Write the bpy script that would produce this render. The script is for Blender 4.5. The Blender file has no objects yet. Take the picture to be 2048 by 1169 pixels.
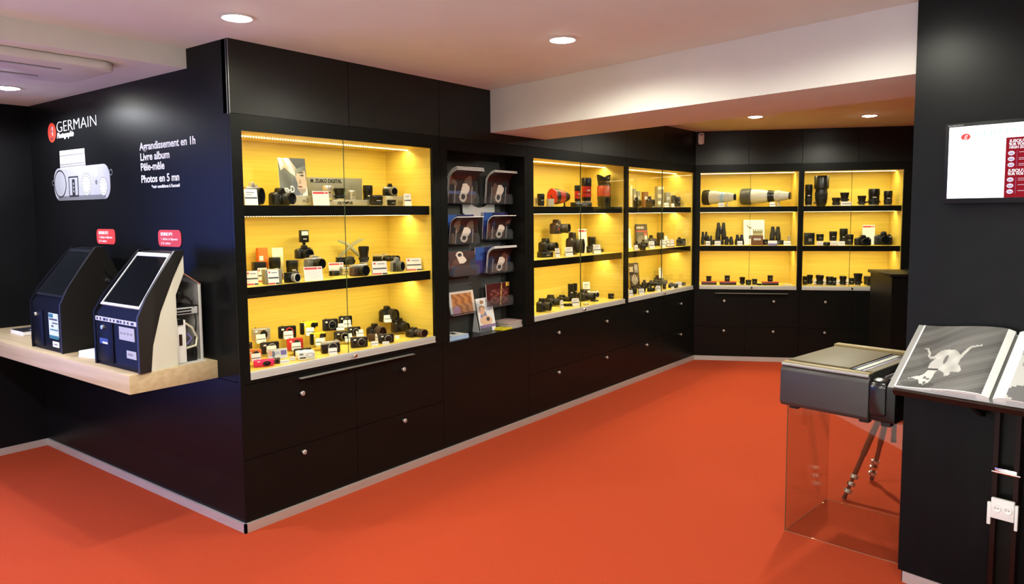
import bpy, bmesh, math, random
from mathutils import Vector, Matrix
random.seed(7)
S = bpy.context.scene
COL = S.collection
PI = math.pi
R = math.radians

# ------------------------------------------------------------------ camera
cam_d = bpy.data.cameras.new('camera'); cam = bpy.data.objects.new('camera', cam_d); COL.objects.link(cam)
YAW, PITCH, ROLL = R(37.5856), R(-4.7201), R(-0.4594)
fw = Vector((-math.sin(YAW) * math.cos(PITCH), math.cos(YAW) * math.cos(PITCH), math.sin(PITCH)))
rt0 = Vector((math.cos(YAW), math.sin(YAW), 0)); up0 = rt0.cross(fw)
rt = math.cos(ROLL) * rt0 + math.sin(ROLL) * up0
up = -math.sin(ROLL) * rt0 + math.cos(ROLL) * up0
mw = Matrix((rt, up, -fw)).transposed().to_4x4(); mw.translation = Vector((3.4797, -2.1636, 1.6967))
cam.matrix_world = mw
cam_d.sensor_width = 36.0
cam_d.lens = 1476.286 / 2048 * 36.0
cam_d.shift_y = -35.0171 / 2048
cam_d.clip_start = 0.02
S.camera = cam

# ------------------------------------------------------------------ world and exposure
S.view_settings.view_transform = 'Standard'
S.view_settings.look = 'None'
S.view_settings.exposure = 0.15
S.view_settings.gamma = 1.0
S.view_settings.use_curve_mapping = False
W = bpy.data.worlds.new('dusk_outside'); S.world = W; W.use_nodes = True
W.node_tree.nodes['Background'].inputs[0].default_value = (0.13, 0.20, 0.95, 1)
W.node_tree.nodes['Background'].inputs[1].default_value = 4.0
try:
    S.cycles.transparent_max_bounces = 32
    S.cycles.max_bounces = 10
    S.cycles.diffuse_bounces = 5
    S.cycles.caustics_reflective = False
    S.cycles.caustics_refractive = False
    S.cycles.sample_clamp_indirect = 6.0
except Exception:
    pass

# ------------------------------------------------------------------ large area lights: shop window daylight
H = 2.6
def area(name, loc, rot, sx, sy, power, color, portal=False, spread=PI):
    d = bpy.data.lights.new(name, 'AREA'); d.shape = 'RECTANGLE'; d.size = sx; d.size_y = sy
    d.energy = power; d.color = color; d.spread = spread
    o = bpy.data.objects.new(name, d); COL.objects.link(o); o.location = loc; o.rotation_euler = rot
    if portal: d.cycles.is_portal = True
    return o
WX, WY0, WY1, WZ0, WZ1 = -2.58, -4.7, -1.15, 0.12, 2.36
area('shop_window_portal', (WX - 0.11, (WY0 + WY1) / 2, (WZ0 + WZ1) / 2), (0, -PI / 2, 0), WZ1 - WZ0, WY1 - WY0, 1.0, (1, 1, 1), portal=True)

# ------------------------------------------------------------------ materials
MATS = {}
def pmat(name, col, rough=0.5, metal=0.0, spec=0.5, emit=None, estr=0.0, noise=None, coat=0.0, bump=0.0, bscale=200.0):
    if name in MATS: return MATS[name]
    m = bpy.data.materials.new(name); m.use_nodes = True
    nt = m.node_tree; b = nt.nodes['Principled BSDF']
    b.inputs['Base Color'].default_value = (*col, 1); b.inputs['Roughness'].default_value = rough
    b.inputs['Metallic'].default_value = metal; b.inputs['Specular IOR Level'].default_value = spec
    if coat: b.inputs['Coat Weight'].default_value = coat; b.inputs['Coat Roughness'].default_value = 0.08
    if emit: b.inputs['Emission Color'].default_value = (*emit, 1); b.inputs['Emission Strength'].default_value = estr
    if noise or bump:
        tc = nt.nodes.new('ShaderNodeTexCoord'); mp = nt.nodes.new('ShaderNodeMapping'); nz = nt.nodes.new('ShaderNodeTexNoise')
        nt.links.new(tc.outputs['Object'], mp.inputs[0]); nt.links.new(mp.outputs[0], nz.inputs[0])
        if noise:
            col2, sc = noise
            mp.inputs['Scale'].default_value = sc
            nz.inputs['Scale'].default_value = 1.0; nz.inputs['Detail'].default_value = 6
            mx = nt.nodes.new('ShaderNodeMix'); mx.data_type = 'RGBA'
            mx.inputs[6].default_value = (*col, 1); mx.inputs[7].default_value = (*col2, 1)
            rp = nt.nodes.new('ShaderNodeMapRange'); rp.inputs[1].default_value = 0.3; rp.inputs[2].default_value = 0.7
            nt.links.new(nz.outputs[0], rp.inputs[0]); nt.links.new(rp.outputs[0], mx.inputs[0]); nt.links.new(mx.outputs[2], b.inputs['Base Color'])
        if bump:
            n2 = nt.nodes.new('ShaderNodeTexNoise'); n2.inputs['Scale'].default_value = bscale; n2.inputs['Detail'].default_value = 3
            nt.links.new(tc.outputs['Object'], n2.inputs[0])
            bp = nt.nodes.new('ShaderNodeBump'); bp.inputs['Strength'].default_value = bump; bp.inputs['Distance'].default_value = 0.002
            nt.links.new(n2.outputs[0], bp.inputs['Height']); nt.links.new(bp.outputs[0], b.inputs['Normal'])
    MATS[name] = m
    return m
def glass_mat(name, tint, refl=1.0, rough=0.0, milky=0.0):
    m = bpy.data.materials.new(name); m.use_nodes = True; nt = m.node_tree
    nt.nodes.remove(nt.nodes['Principled BSDF']); out = nt.nodes['Material Output']
    tr = nt.nodes.new('ShaderNodeBsdfTransparent'); tr.inputs[0].default_value = (*tint, 1)
    gl = nt.nodes.new('ShaderNodeBsdfGlossy'); gl.inputs['Roughness'].default_value = rough
    lw = nt.nodes.new('ShaderNodeLayerWeight'); lw.inputs[0].default_value = 0.5
    fr = nt.nodes.new('ShaderNodeMath'); fr.operation = 'POWER'; fr.inputs[1].default_value = 4.0
    nt.links.new(lw.outputs['Facing'], fr.inputs[0])
    mu = nt.nodes.new('ShaderNodeMath'); mu.operation = 'MULTIPLY_ADD'; mu.inputs[1].default_value = 0.96 * refl; mu.inputs[2].default_value = 0.04 * refl
    mx = nt.nodes.new('ShaderNodeMixShader')
    nt.links.new(fr.outputs[0], mu.inputs[0]); nt.links.new(mu.outputs[0], mx.inputs[0])
    nt.links.new(tr.outputs[0], mx.inputs[1]); nt.links.new(gl.outputs[0], mx.inputs[2])
    last = mx
    if milky:
        df = nt.nodes.new('ShaderNodeBsdfDiffuse'); df.inputs[0].default_value = (0.8, 0.85, 0.88, 1)
        m2 = nt.nodes.new('ShaderNodeMixShader'); m2.inputs[0].default_value = milky
        nt.links.new(mx.outputs[0], m2.inputs[1]); nt.links.new(df.outputs[0], m2.inputs[2]); last = m2
    nt.links.new(last.outputs[0], out.inputs[0])
    MATS[name] = m
    return m
def emat(name, col, strength):
    m = bpy.data.materials.new(name); m.use_nodes = True; nt = m.node_tree
    nt.nodes.remove(nt.nodes['Principled BSDF'])
    e = nt.nodes.new('ShaderNodeEmission'); e.inputs[0].default_value = (*col, 1); e.inputs[1].default_value = strength
    nt.links.new(e.outputs[0], nt.nodes['Material Output'].inputs[0]); MATS[name] = m
    return m
LAM = pmat('black_laminate', (0.0052, 0.0053, 0.0047), 0.30, spec=0.13, noise=((0.0068, 0.0069, 0.0061), (3, 3, 40)))
LAMB = pmat('black_wall_panel', (0.0048, 0.0051, 0.0058), 0.32, spec=0.10, noise=((0.0065, 0.0068, 0.0075), (30, 3, 3)))
PIL = pmat('charcoal_panel', (0.0055, 0.0066, 0.0066), 0.34, spec=0.17, noise=((0.007, 0.0082, 0.0082), (8, 8, 8)))
FAS = pmat('black_fascia_panel', (0.0055, 0.0056, 0.0050), 0.34, spec=0.36, noise=((0.007, 0.0072, 0.0064), (3, 3, 40)))
CARPET = pmat('red_carpet', (0.43, 0.058, 0.021), 0.95, spec=0.1, noise=((0.36, 0.044, 0.015), (160, 160, 160)), bump=0.6, bscale=350)
BOUNCE_FLOOR = pmat('pale_bounce_floor', (0.70, 0.69, 0.67), 0.5, noise=((0.56, 0.54, 0.51), (3, 3, 3)))  # pale floor reflector, out of view
PAINT = pmat('white_ceiling_paint', (0.72, 0.70, 0.66), 0.85, spec=0.2, noise=((0.69, 0.67, 0.63), (4, 4, 4)))
WOOD = pmat('yellow_oak_liner', (0.78, 0.60, 0.115), 0.42, spec=0.4, noise=((0.68, 0.505, 0.085), (1.6, 1.6, 70)))
SHELFW = pmat('pale_oak_board', (0.54, 0.42, 0.26), 0.45, spec=0.4, noise=((0.44, 0.33, 0.185), (1.5, 30, 40)))
ALU = pmat('brushed_aluminium', (0.52, 0.52, 0.50), 0.38, metal=0.15, noise=((0.46, 0.46, 0.44), (3, 3, 90)))
SKIRT = pmat('aluminium_skirting', (0.60, 0.57, 0.55), 0.45, metal=0.55, noise=((0.54, 0.51, 0.49), (4, 4, 60)))
CHROME = pmat('chrome', (0.82, 0.82, 0.82), 0.15, metal=1.0)
GLASS = glass_mat('clear_door_glass', (0.985, 0.99, 0.985), 0.7)
GEDGE = pmat('green_glass_edge', (0.05, 0.075, 0.035), 0.25)
ACRY = glass_mat('clear_acrylic', (0.96, 0.96, 0.95), 0.8)
ACRYM = glass_mat('rack_acrylic', (0.94, 0.95, 0.96), 1.2, 0.03, 0.025)
PLG = glass_mat('plinth_glass', (0.95, 0.95, 0.93), 1.1)
BLK = pmat('black_plastic', (0.0055, 0.0055, 0.0055), 0.34, spec=0.4)
BLKR = pmat('black_rubber', (0.010, 0.010, 0.010), 0.7)
GLOS = pmat('black_glass', (0.006, 0.007, 0.009), 0.06, spec=0.6)
NAVY = pmat('blue_black_metal', (0.0055, 0.006, 0.009), 0.36, spec=0.06)
WHT = pmat('white_plastic', (0.80, 0.79, 0.76), 0.4)
PAPER = pmat('white_paper', (0.86, 0.85, 0.82), 0.7, spec=0.2)
SILV = pmat('silver_metal', (0.62, 0.60, 0.55), 0.3, metal=0.7)
GREY = pmat('grey_plastic', (0.16, 0.16, 0.16), 0.45)
LGREY = pmat('light_grey_plastic', (0.52, 0.52, 0.52), 0.5)
TAGBAR = pmat('slate_print', (0.06, 0.06, 0.075), 0.6)
REDP = pmat('red_print', (0.66, 0.05, 0.05), 0.5)
TXTW = pmat('white_vinyl', (0.85, 0.86, 0.90), 0.5)
TXTG = pmat('grey_print', (0.22, 0.22, 0.24), 0.6)
LED = emat('warm_led', (1.0, 0.86, 0.50), 14.0)
LAMP = emat('downlight_glow', (1.0, 0.97, 0.88), 60.0)
OLIVE = pmat('olive_black', (0.02, 0.021, 0.013), 0.42)
BRWN = pmat('brown_black', (0.028, 0.013, 0.008), 0.4)
COLS = {'black': BLK, 'silver': SILV, 'white': WHT, 'grey': GREY, 'brown': BRWN, 'green': OLIVE,
        'yellow': pmat('yellow_plastic', (0.85, 0.66, 0.02), 0.35), 'red': pmat('red_plastic', (0.62, 0.03, 0.03), 0.3),
        'pink': pmat('pink_plastic', (0.80, 0.02, 0.14), 0.3), 'orange': pmat('orange_card', (0.85, 0.20, 0.03), 0.5),
        'cream': pmat('cream_card', (0.62, 0.55, 0.36), 0.5), 'red_and_reflection': pmat('red_lid_and_reflection', (0.45, 0.02, 0.015), 0.4),  # box-lid red, also used to paint a glass reflection on lenses
        'leather': pmat('brown_leather', (0.07, 0.035, 0.022), 0.6), 'boxgrey': pmat('grey_card', (0.25, 0.24, 0.17), 0.6),
        'boxbrown': pmat('brown_card', (0.16, 0.06, 0.02), 0.5), 'blueband': pmat('pale_blue_band', (0.35, 0.50, 0.68), 0.4),
        'cloth': pmat('cream_metal', (0.52, 0.50, 0.44), 0.4), 'sun': pmat('yellow_print', (0.9, 0.75, 0.25), 0.5),
        'capgrey': pmat('dark_cap', (0.05, 0.05, 0.045), 0.5), 'blue': pmat('blue_print', (0.14, 0.12, 0.36), 0.5)}
def vcol_mat(name, rough, emission=0.0):
    m = bpy.data.materials.new(name); m.use_nodes = True; nt = m.node_tree; b = nt.nodes['Principled BSDF']
    a = nt.nodes.new('ShaderNodeAttribute'); a.attribute_name = 'print'
    nt.links.new(a.outputs['Color'], b.inputs['Base Color']); b.inputs['Roughness'].default_value = rough
    MATS[name] = m
    return m
PRINT = vcol_mat('printed_picture', 0.4)

# ------------------------------------------------------------------ mesh builder
class MB:
    def __init__(s): s.v = []; s.f = []; s.mi = []; s.sm = []; s.mats = []
    def m(s, mat):
        if mat not in s.mats: s.mats.append(mat)
        return s.mats.index(mat)
    def face(s, pts, mat, smooth=False):
        n = len(s.v); s.v += [tuple(p) for p in pts]; s.f.append(tuple(range(n, n + len(pts)))); s.mi.append(s.m(mat)); s.sm.append(smooth)
    def raw(s, vs, fs, mat, smooth=False, M=None):
        n = len(s.v)
        s.v += [tuple(M @ Vector(p)) if M else tuple(p) for p in vs]
        k = s.m(mat)
        for f in fs: s.f.append(tuple(n + i for i in f)); s.mi.append(k); s.sm.append(smooth)
    def box(s, x0, x1, y0, y1, z0, z1, mat, bev=0.0, M=None):
        if bev <= 0:
            vs = [(x0,y0,z0),(x1,y0,z0),(x1,y1,z0),(x0,y1,z0),(x0,y0,z1),(x1,y0,z1),(x1,y1,z1),(x0,y1,z1)]
            s.raw(vs, [(3,2,1,0),(4,5,6,7),(0,1,5,4),(1,2,6,5),(2,3,7,6),(3,0,4,7)], mat, False, M); return
        bm = bmesh.new(); bmesh.ops.create_cube(bm, size=1)
        for v in bm.verts: v.co = Vector(((x0+x1)/2 + v.co.x*(x1-x0), (y0+y1)/2 + v.co.y*(y1-y0), (z0+z1)/2 + v.co.z*(z1-z0)))
        bmesh.ops.bevel(bm, geom=bm.edges[:], offset=min(bev, abs(x1-x0)*.45, abs(y1-y0)*.45, abs(z1-z0)*.45), segments=2, affect='EDGES', profile=0.5)
        s.bm(bm, mat, True, M)
    def bm(s, bm, mat, smooth=True, M=None):
        bm.verts.ensure_lookup_table(); bm.verts.index_update()
        s.raw([v.co.copy() for v in bm.verts], [[v.index for v in f.verts] for f in bm.faces], mat, smooth, M); bm.free()
    def prism(s, poly, a0, a1, mat, axis='y', bev=0.0, M=None, smooth=False):
        # poly in the two other axes; extruded along axis
        def P(u, w, a):
            return {'x': (a, u, w), 'y': (u, a, w), 'z': (u, w, a)}[axis]
        bm = bmesh.new()
        A = [bm.verts.new(P(u, w, a0)) for u, w in poly]; B = [bm.verts.new(P(u, w, a1)) for u, w in poly]
        bm.faces.new(A); bm.faces.new(B[::-1])
        n = len(poly)
        for i in range(n): bm.faces.new((A[i], B[i], B[(i+1) % n], A[(i+1) % n]))
        bmesh.ops.recalc_face_normals(bm, faces=bm.faces[:])
        if bev: bmesh.ops.bevel(bm, geom=bm.edges[:], offset=bev, segments=2, affect='EDGES', profile=0.5)
        s.bm(bm, mat, bool(bev) or smooth, M)
    def lathe(s, prof, mats, seg=24, M=None, rib=None):
        # prof: list of (r, h) along +Z; mats: one per segment or single
        n = len(prof); vs = []
        for j, (r, h) in enumerate(prof):
            for i in range(seg):
                a = 2*PI*i/seg
                rr = r
                if rib and j in rib: rr = r * (1.0 if i % 2 else 0.955)
                vs.append((rr*math.cos(a), rr*math.sin(a), h))
        for j in range(n-1):
            mat = mats[j] if isinstance(mats, (list, tuple)) else mats
            b = len(s.v)
            fs = []
            for i in range(seg):
                k = (i+1) % seg
                fs.append((j*seg+i, j*seg+k, (j+1)*seg+k, (j+1)*seg+i))
            used = vs[j*seg:(j+2)*seg]
            s.raw(used, [tuple(q - j*seg for q in f) for f in fs], mat, not (rib and j in rib and j+1 in rib), M)
    def tube(s, pts, r, mat, seg=8, r2=None, caps=True):
        pts = [Vector(p) for p in pts]; n = len(pts); rings = []
        for i, p in enumerate(pts):
            d = (pts[min(i+1, n-1)] - pts[max(i-1, 0)]).normalized()
            a = d.orthogonal().normalized() if i == 0 else (rings[-1][1] - d * rings[-1][1].dot(d)).normalized()
            b = d.cross(a); rr = r + ((r2 - r) * i / (n-1) if r2 is not None else 0)
            rings.append(([p + (a*math.cos(2*PI*k/seg) + b*math.sin(2*PI*k/seg)) * rr for k in range(seg)], a))
        vs = [q for rg in rings for q in rg[0]]
        fs = [(i*seg+k, i*seg+(k+1) % seg, (i+1)*seg+(k+1) % seg, (i+1)*seg+k) for i in range(n-1) for k in range(seg)]
        s.raw(vs, fs, mat, True)
        if caps:
            s.raw(rings[0][0], [tuple(range(seg))[::-1]], mat); s.raw(rings[-1][0], [tuple(range(seg))], mat)
    def disc(s, c, r, mat, axis='y', seg=28, rx=None):
        rx = rx or r; pts = []
        for k in range(seg):
            a = 2*PI*k/seg; u, w = rx*math.cos(a), r*math.sin(a)
            pts.append({'y': (c[0]+u, c[1], c[2]+w), 'z': (c[0]+u, c[1]+w, c[2]), 'x': (c[0], c[1]+u, c[2]+w)}[axis])
        s.face(pts, mat)
    def build(s, name, parent=None, loc=None):
        me = bpy.data.meshes.new(name); me.from_pydata(s.v, [], s.f)
        for m in s.mats: me.materials.append(m)
        me.polygons.foreach_set('material_index', s.mi); me.polygons.foreach_set('use_smooth', s.sm)
        bm = bmesh.new(); bm.from_mesh(me); bmesh.ops.remove_doubles(bm, verts=bm.verts[:], dist=1e-6); bm.to_mesh(me); bm.free()
        me.update()
        try: me.set_sharp_from_angle(angle=R(38))
        except Exception: pass
        o = bpy.data.objects.new(name, me); COL.objects.link(o)
        if parent: o.parent = parent
        if loc: o.location = loc
        return o
def one(name, mat, parent, *boxes, bev=0.0):
    b = MB()
    for q in boxes: b.box(*q, mat, bev)
    return b.build(name, parent)
def empty(name, loc, rz=0.0, label=None, cat=None, group=None):
    o = bpy.data.objects.new(name, None); COL.objects.link(o); o.location = loc; o.rotation_euler = (0, 0, rz); o.empty_display_size = 0.05
    if label: tag(o, label, cat, group)
    return o
def tag(o, label, cat, group=None):
    o['label'] = label; o['category'] = cat
    if group: o['group'] = group
    return o
def struct(o): o['kind'] = 'structure'; return o
def picture(name, w, h, nx, ny, fn, parent=None, loc=(0, 0, 0), rot=(0, 0, 0), warp=None, mat=None):
    # flat print standing in XZ facing -Y, colours from fn(u, v), u right, v up
    vs = []; cs = []; fs = []
    for j in range(ny):
        for i in range(nx):
            c = fn((i + .5) / nx, (j + .5) / ny)
            k = len(vs)
            for (a, b) in ((i, j), (i+1, j), (i+1, j+1), (i, j+1)):
                p = (w * (a / nx - .5), 0, h * b / ny)
                vs.append(warp(a / nx, b / ny) if warp else p); cs.append((*c, 1))
            fs.append((k, k+1, k+2, k+3))
    me = bpy.data.meshes.new(name); me.from_pydata(vs, [], fs); me.materials.append(mat or PRINT)
    at = me.color_attributes.new('print', 'FLOAT_COLOR', 'POINT')
    at.data.foreach_set('color', [x for c in cs for x in c])
    o = bpy.data.objects.new(name, me); COL.objects.link(o); o.location = loc; o.rotation_euler = rot
    if parent: o.parent = parent
    return o
def text(s, size, mat, name, parent=None, loc=(0, 0, 0), sx=1.0, align='LEFT', ext=0.0004, shear=0.0, width=None, bold=0.0, flat=False):
    c = bpy.data.curves.new('t', 'FONT'); c.body = s; c.size = size; c.align_x = align; c.extrude = ext; c.shear = shear; c.offset = bold
    t = bpy.data.objects.new('t', c); COL.objects.link(t)
    bpy.context.view_layer.update()
    me = bpy.data.meshes.new_from_object(t.evaluated_get(bpy.context.evaluated_depsgraph_get()))
    bpy.data.objects.remove(t); me.materials.clear(); me.materials.append(mat)
    if width:
        xs = [v.co.x for v in me.vertices]; sx = width / (max(xs) - min(xs))
    for v in me.vertices:
        x, y, z = v.co
        v.co = (x * sx, y, z) if flat else (x * sx, -z, y)
    me.name = name
    o = bpy.data.objects.new(name, me); COL.objects.link(o); o.location = loc
    if parent: o.parent = parent
    return o
def ell(u, v, cx, cy, rx, ry): return ((u-cx)/rx)**2 + ((v-cy)/ry)**2 < 1
def inpoly(u, v, P):
    c = False; n = len(P); j = n-1
    for i in range(n):
        if (P[i][1] > v) != (P[j][1] > v) and u < (P[j][0]-P[i][0])*(v-P[i][1])/(P[j][1]-P[i][1]) + P[i][0]: c = not c
        j = i
    return c

# ------------------------------------------------------------------ room shell
YC = 5.778; CA = R(27); DA = R(-11.4)
KC = Vector((0, YC, 0)); EC = Vector((math.cos(CA), math.sin(CA), 0)); NC = Vector((math.sin(CA), -math.cos(CA), 0))
PD = Vector((2.883, 1.5, 0)); ED = Vector((math.cos(DA), math.sin(DA), 0)); ND = Vector((math.sin(DA), -math.cos(DA), 0))
ZS, ZT, ZB = 2.223, 2.139, 0.819
fl = MB()
fl.face([(-2.7, -5.4, 0), (-.8, -5.4, 0), (-.3, -1.9, 0), (3.2, .65, 0), (5.4, .65, 0), (5.4, 7.6, 0), (-2.7, 7.6, 0)], CARPET)
fl.face([(-.8, -5.4, 0), (5.4, -5.4, 0), (5.4, .65, 0), (3.2, .65, 0), (-.3, -1.9, 0)], BOUNCE_FLOOR)  # pale area added around the camera to bounce neutral light upward
struct(fl.build('floor'))
ce = MB(); ce.box(-0.4, 5.4, -5.4, 7.6, H, H + .1, PAINT); ce.box(-2.7, -0.4, -5.4, 0.6, 2.496, H + .1, PAINT); struct(ce.build('ceiling'))
# beam, square to the right-hand pillar
bm_ = MB()
b0, b1 = Vector((-.02, 2.116, 0)), Vector((3.3, 1.442, 0)); b2, b3 = Vector((3.3, 2.146, 0)), Vector((-.02, 2.821, 0))
lo = [(*q.xy, 2.293) for q in (b0, b1, b2, b3)]; hi = [(*q.xy, H + .01) for q in (b0, b1, b2, b3)]
bm_.raw(lo + hi, [(3, 2, 1, 0), (4, 5, 6, 7), (0, 1, 5, 4), (1, 2, 6, 5), (2, 3, 7, 6), (3, 0, 4, 7)], PAINT)
struct(bm_.build('ceiling_beam'))
# wall with the cases (left, long): fascia panels above the cabinets with hairline seams, and a carcass wall behind
wl = MB()
wl.box(-.62, -.60, .06, 6.6, 0, H, LAM)
for y0, y1 in ((0.0, .777), (.781, 1.560), (1.564, 2.572), (2.576, 3.371), (3.375, 4.168), (4.172, 4.97), (4.974, YC)):
    wl.box(-.03, 0, y0, y1, ZS + .002, H, FAS)
wl.box(-.06, -.031, 0, YC, ZS + .002, H, BLKR)
struct(wl.build('wall_left'))
# kiosk wall (faces the shop window)
wb = MB()
wb.prism([(-2.6, .817), (-.022, .817), (-.022, H), (-.4, H), (-.4, 2.496), (-2.6, 2.496)], 0, .0035, LAMB); wb.box(-2.6, -.001, .0005, .0035, .05, .813, LAMB)
wb.box(-2.6, -.47, .0036, .03, .0, 2.49, BLKR)
struct(wb.build('wall_back'))
wf = MB(); wf.box(-2.68, -2.577, WY1, .6, 0, 2.6, LAMB); wf.box(-2.68, -2.577, -5.4, WY0, 0, 2.6, LAMB); wf.box(-2.68, -2.577, WY0, WY1, 0, WZ0, LAMB); wf.box(-2.68, -2.577, WY0, WY1, WZ1, 2.6, LAMB); struct(wf.build('wall_side'))
wi = MB()
for y in (WY0, (WY0 + WY1) / 2 - .03, WY1 - .06): wi.box(WX - .08, WX - .02, y, y + .06, WZ0, WZ1, ALU)
wi.box(WX - .08, WX - .02, WY0, WY1, WZ0, WZ0 + .05, ALU); wi.box(WX - .08, WX - .02, WY0, WY1, WZ1 - .05, WZ1, ALU)
wi.box(WX - .055, WX - .045, WY0, WY1, WZ0, WZ1, GLASS)
struct(wi.build('window_1'))
# angled end wall
we = MB()
def C(s, d, z): q = KC + EC * s - NC * d; return (q.x, q.y, z)
def cbox(mb, s0, s1, d0, d1, z0, z1, mat):
    vs = [C(s0, d0, z0), C(s1, d0, z0), C(s1, d1, z0), C(s0, d1, z0), C(s0, d0, z1), C(s1, d0, z1), C(s1, d1, z1), C(s0, d1, z1)]
    mb.raw(vs, [(3, 2, 1, 0), (4, 5, 6, 7), (0, 1, 5, 4), (1, 2, 6, 5), (2, 3, 7, 6), (3, 0, 4, 7)], mat)
for s0, s1 in ((0.0, .575), (.579, 1.14), (1.144, 1.72), (1.724, 2.26)): cbox(we, s0, s1, 0, .03, ZS + .002, H, FAS)
cbox(we, 0, 4.0, .031, .06, ZS, H, BLKR); cbox(we, 2.262, 4.0, 0, .06, 0, H, LAM); cbox(we, -.1, 4.0, .6, .62, 0, H, LAM)
struct(we.build('wall_end'))
# pillar wall with the screen
wd = MB()
def Dp(s, d, z): q = PD + ED * s - ND * d; return (q.x, q.y, z)
def dbox(mb, s0, s1, d0, d1, z0, z1, mat):
    vs = [Dp(s0, d0, z0), Dp(s1, d0, z0), Dp(s1, d1, z0), Dp(s0, d1, z0), Dp(s0, d0, z1), Dp(s1, d0, z1), Dp(s1, d1, z1), Dp(s0, d1, z1)]
    mb.raw(vs, [(3, 2, 1, 0), (4, 5, 6, 7), (0, 1, 5, 4), (1, 2, 6, 5), (2, 3, 7, 6), (3, 0, 4, 7)], mat)
dbox(wd, 0, 2.4, 0, .5, .055, .95, LAMB); dbox(wd, 0, 2.4, 0, .5, .95, H, PIL); dbox(wd, .012, 2.4, .012, .5, 0, .055, BLKR)
struct(wd.build('wall_pillar'))
bsd = MB(); dbox(bsd, .02, 2.2, -.0, .012, 0, .052, SKIRT); struct(bsd.build('baseboard_pillar'))
wr = MB(); wr.box(5.3, 5.4, -5.4, 7.6, 0, H, LAM); struct(wr.build('wall_right'))
wk = MB(); wk.box(-2.7, 5.4, 7.55, 7.6, 0, H, LAM); struct(wk.build('wall_far'))
wfr = MB(); wfr.box(-2.7, 5.4, -5.4, -5.3, 0, H, PAINT); struct(wfr.build('wall_front'))
# skirting
bs = MB(); bs.box(.0, .013, -.013, YC + .02, 0, .05, SKIRT); struct(bs.build('baseboard_left'))
bs = MB(); bs.box(-2.577, .013, -.013, .0, 0, .05, SKIRT); struct(bs.build('baseboard_back'))
bs = MB(); bs.box(-2.577, -2.565, -5.3, -.013, 0, .05, SKIRT); struct(bs.build('baseboard_side'))
bs = MB(); cbox(bs, 0.006, 4.0, -.012, 0, 0, .05, SKIRT); struct(bs.build('baseboard_end'))
# corner profile between the kiosk wall and the cases
tr = MB(); tr.box(-.022, -.0195, -.001, .0005, 2.22, H, GREY); tr.box(-.019, 0.0, -.0005, .0008, .817, H, LAM); tr.box(-.002, .0008, -.0012, .0008, 2.22, H, GREY)
struct(tr.build('trim_1'))

# ------------------------------------------------------------------ downlights
def downlight(x, y, z, label, power=62.0, real=True, col=(.97, .96, .78)):
    t = empty('downlight', (x, y, z), 0, label, 'ceiling light', 'recessed round ceiling lights')
    b = MB(); b.lathe([(.075, 0), (.078, -.004), (.066, -.006), (.062, 0.0)], WHT, 32); b.build('trim_ring', t)
    b = MB(); b.lathe([(.0625, -.002), (.055, -.008), (.035, -.013), (0, -.015)], LAMP, 32); b.build('lamp_face', t)
    d = bpy.data.lights.new('downlight_beam', 'SPOT'); d.energy = power; d.color = col; d.spot_size = R(170); d.spot_blend = .35; d.shadow_soft_size = .055
    o = bpy.data.objects.new('downlight_beam', d); COL.objects.link(o); o.location = (x, y, z - .03)
    return t
downlight(.384, -.185, H, 'round ceiling light above the corner nearest the kiosks')
downlight(1.296, 1.121, H, 'round ceiling light in mid ceiling before the white beam', 50)
downlight(.983, 4.895, H, 'left of two round ceiling lights beyond the beam', 60)
downlight(1.844, 5.549, H, 'right of two round ceiling lights beyond the beam', 60)
downlight(-1.794, -.387, 2.496, 'round light in the low ceiling beside the air conditioner', 60, col=(.92, .95, 1))
downlight(2.62, .80, H, 'round ceiling light close to the screen pillar', 34)
downlight(1.9, -1.3, H, 'round ceiling light over the open carpet', 44)
downlight(3.6, -.2, H, 'round ceiling light before the screen wall')
downlight(3.3, -2.9, H, 'added round ceiling light behind the photographer')  # unseen extra light, added for fill
downlight(.6, -3.9, H, 'added left rear ceiling light over the bounce floor', 180, col=(1, .96, .9))  # rear lights are added, unseen, to feed neutral bounce light forward
downlight(2.4, -3.5, H, 'added middle rear ceiling light over the bounce counter', 180, col=(1, .96, .9))
downlight(4.2, -3.9, H, 'added right rear ceiling light over the bounce floor', 180, col=(1, .96, .9))
downlight(-1.3, -1.9, 2.496, 'added low ceiling light before the shop window', 180, col=(.92, .95, 1))  # unseen lamp added to brighten the floor at left
downlight(2.1, 3.3, H, 'added round ceiling light hidden behind the beam', 190)  # unseen lamp added to brighten the floor beyond the beam

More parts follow.
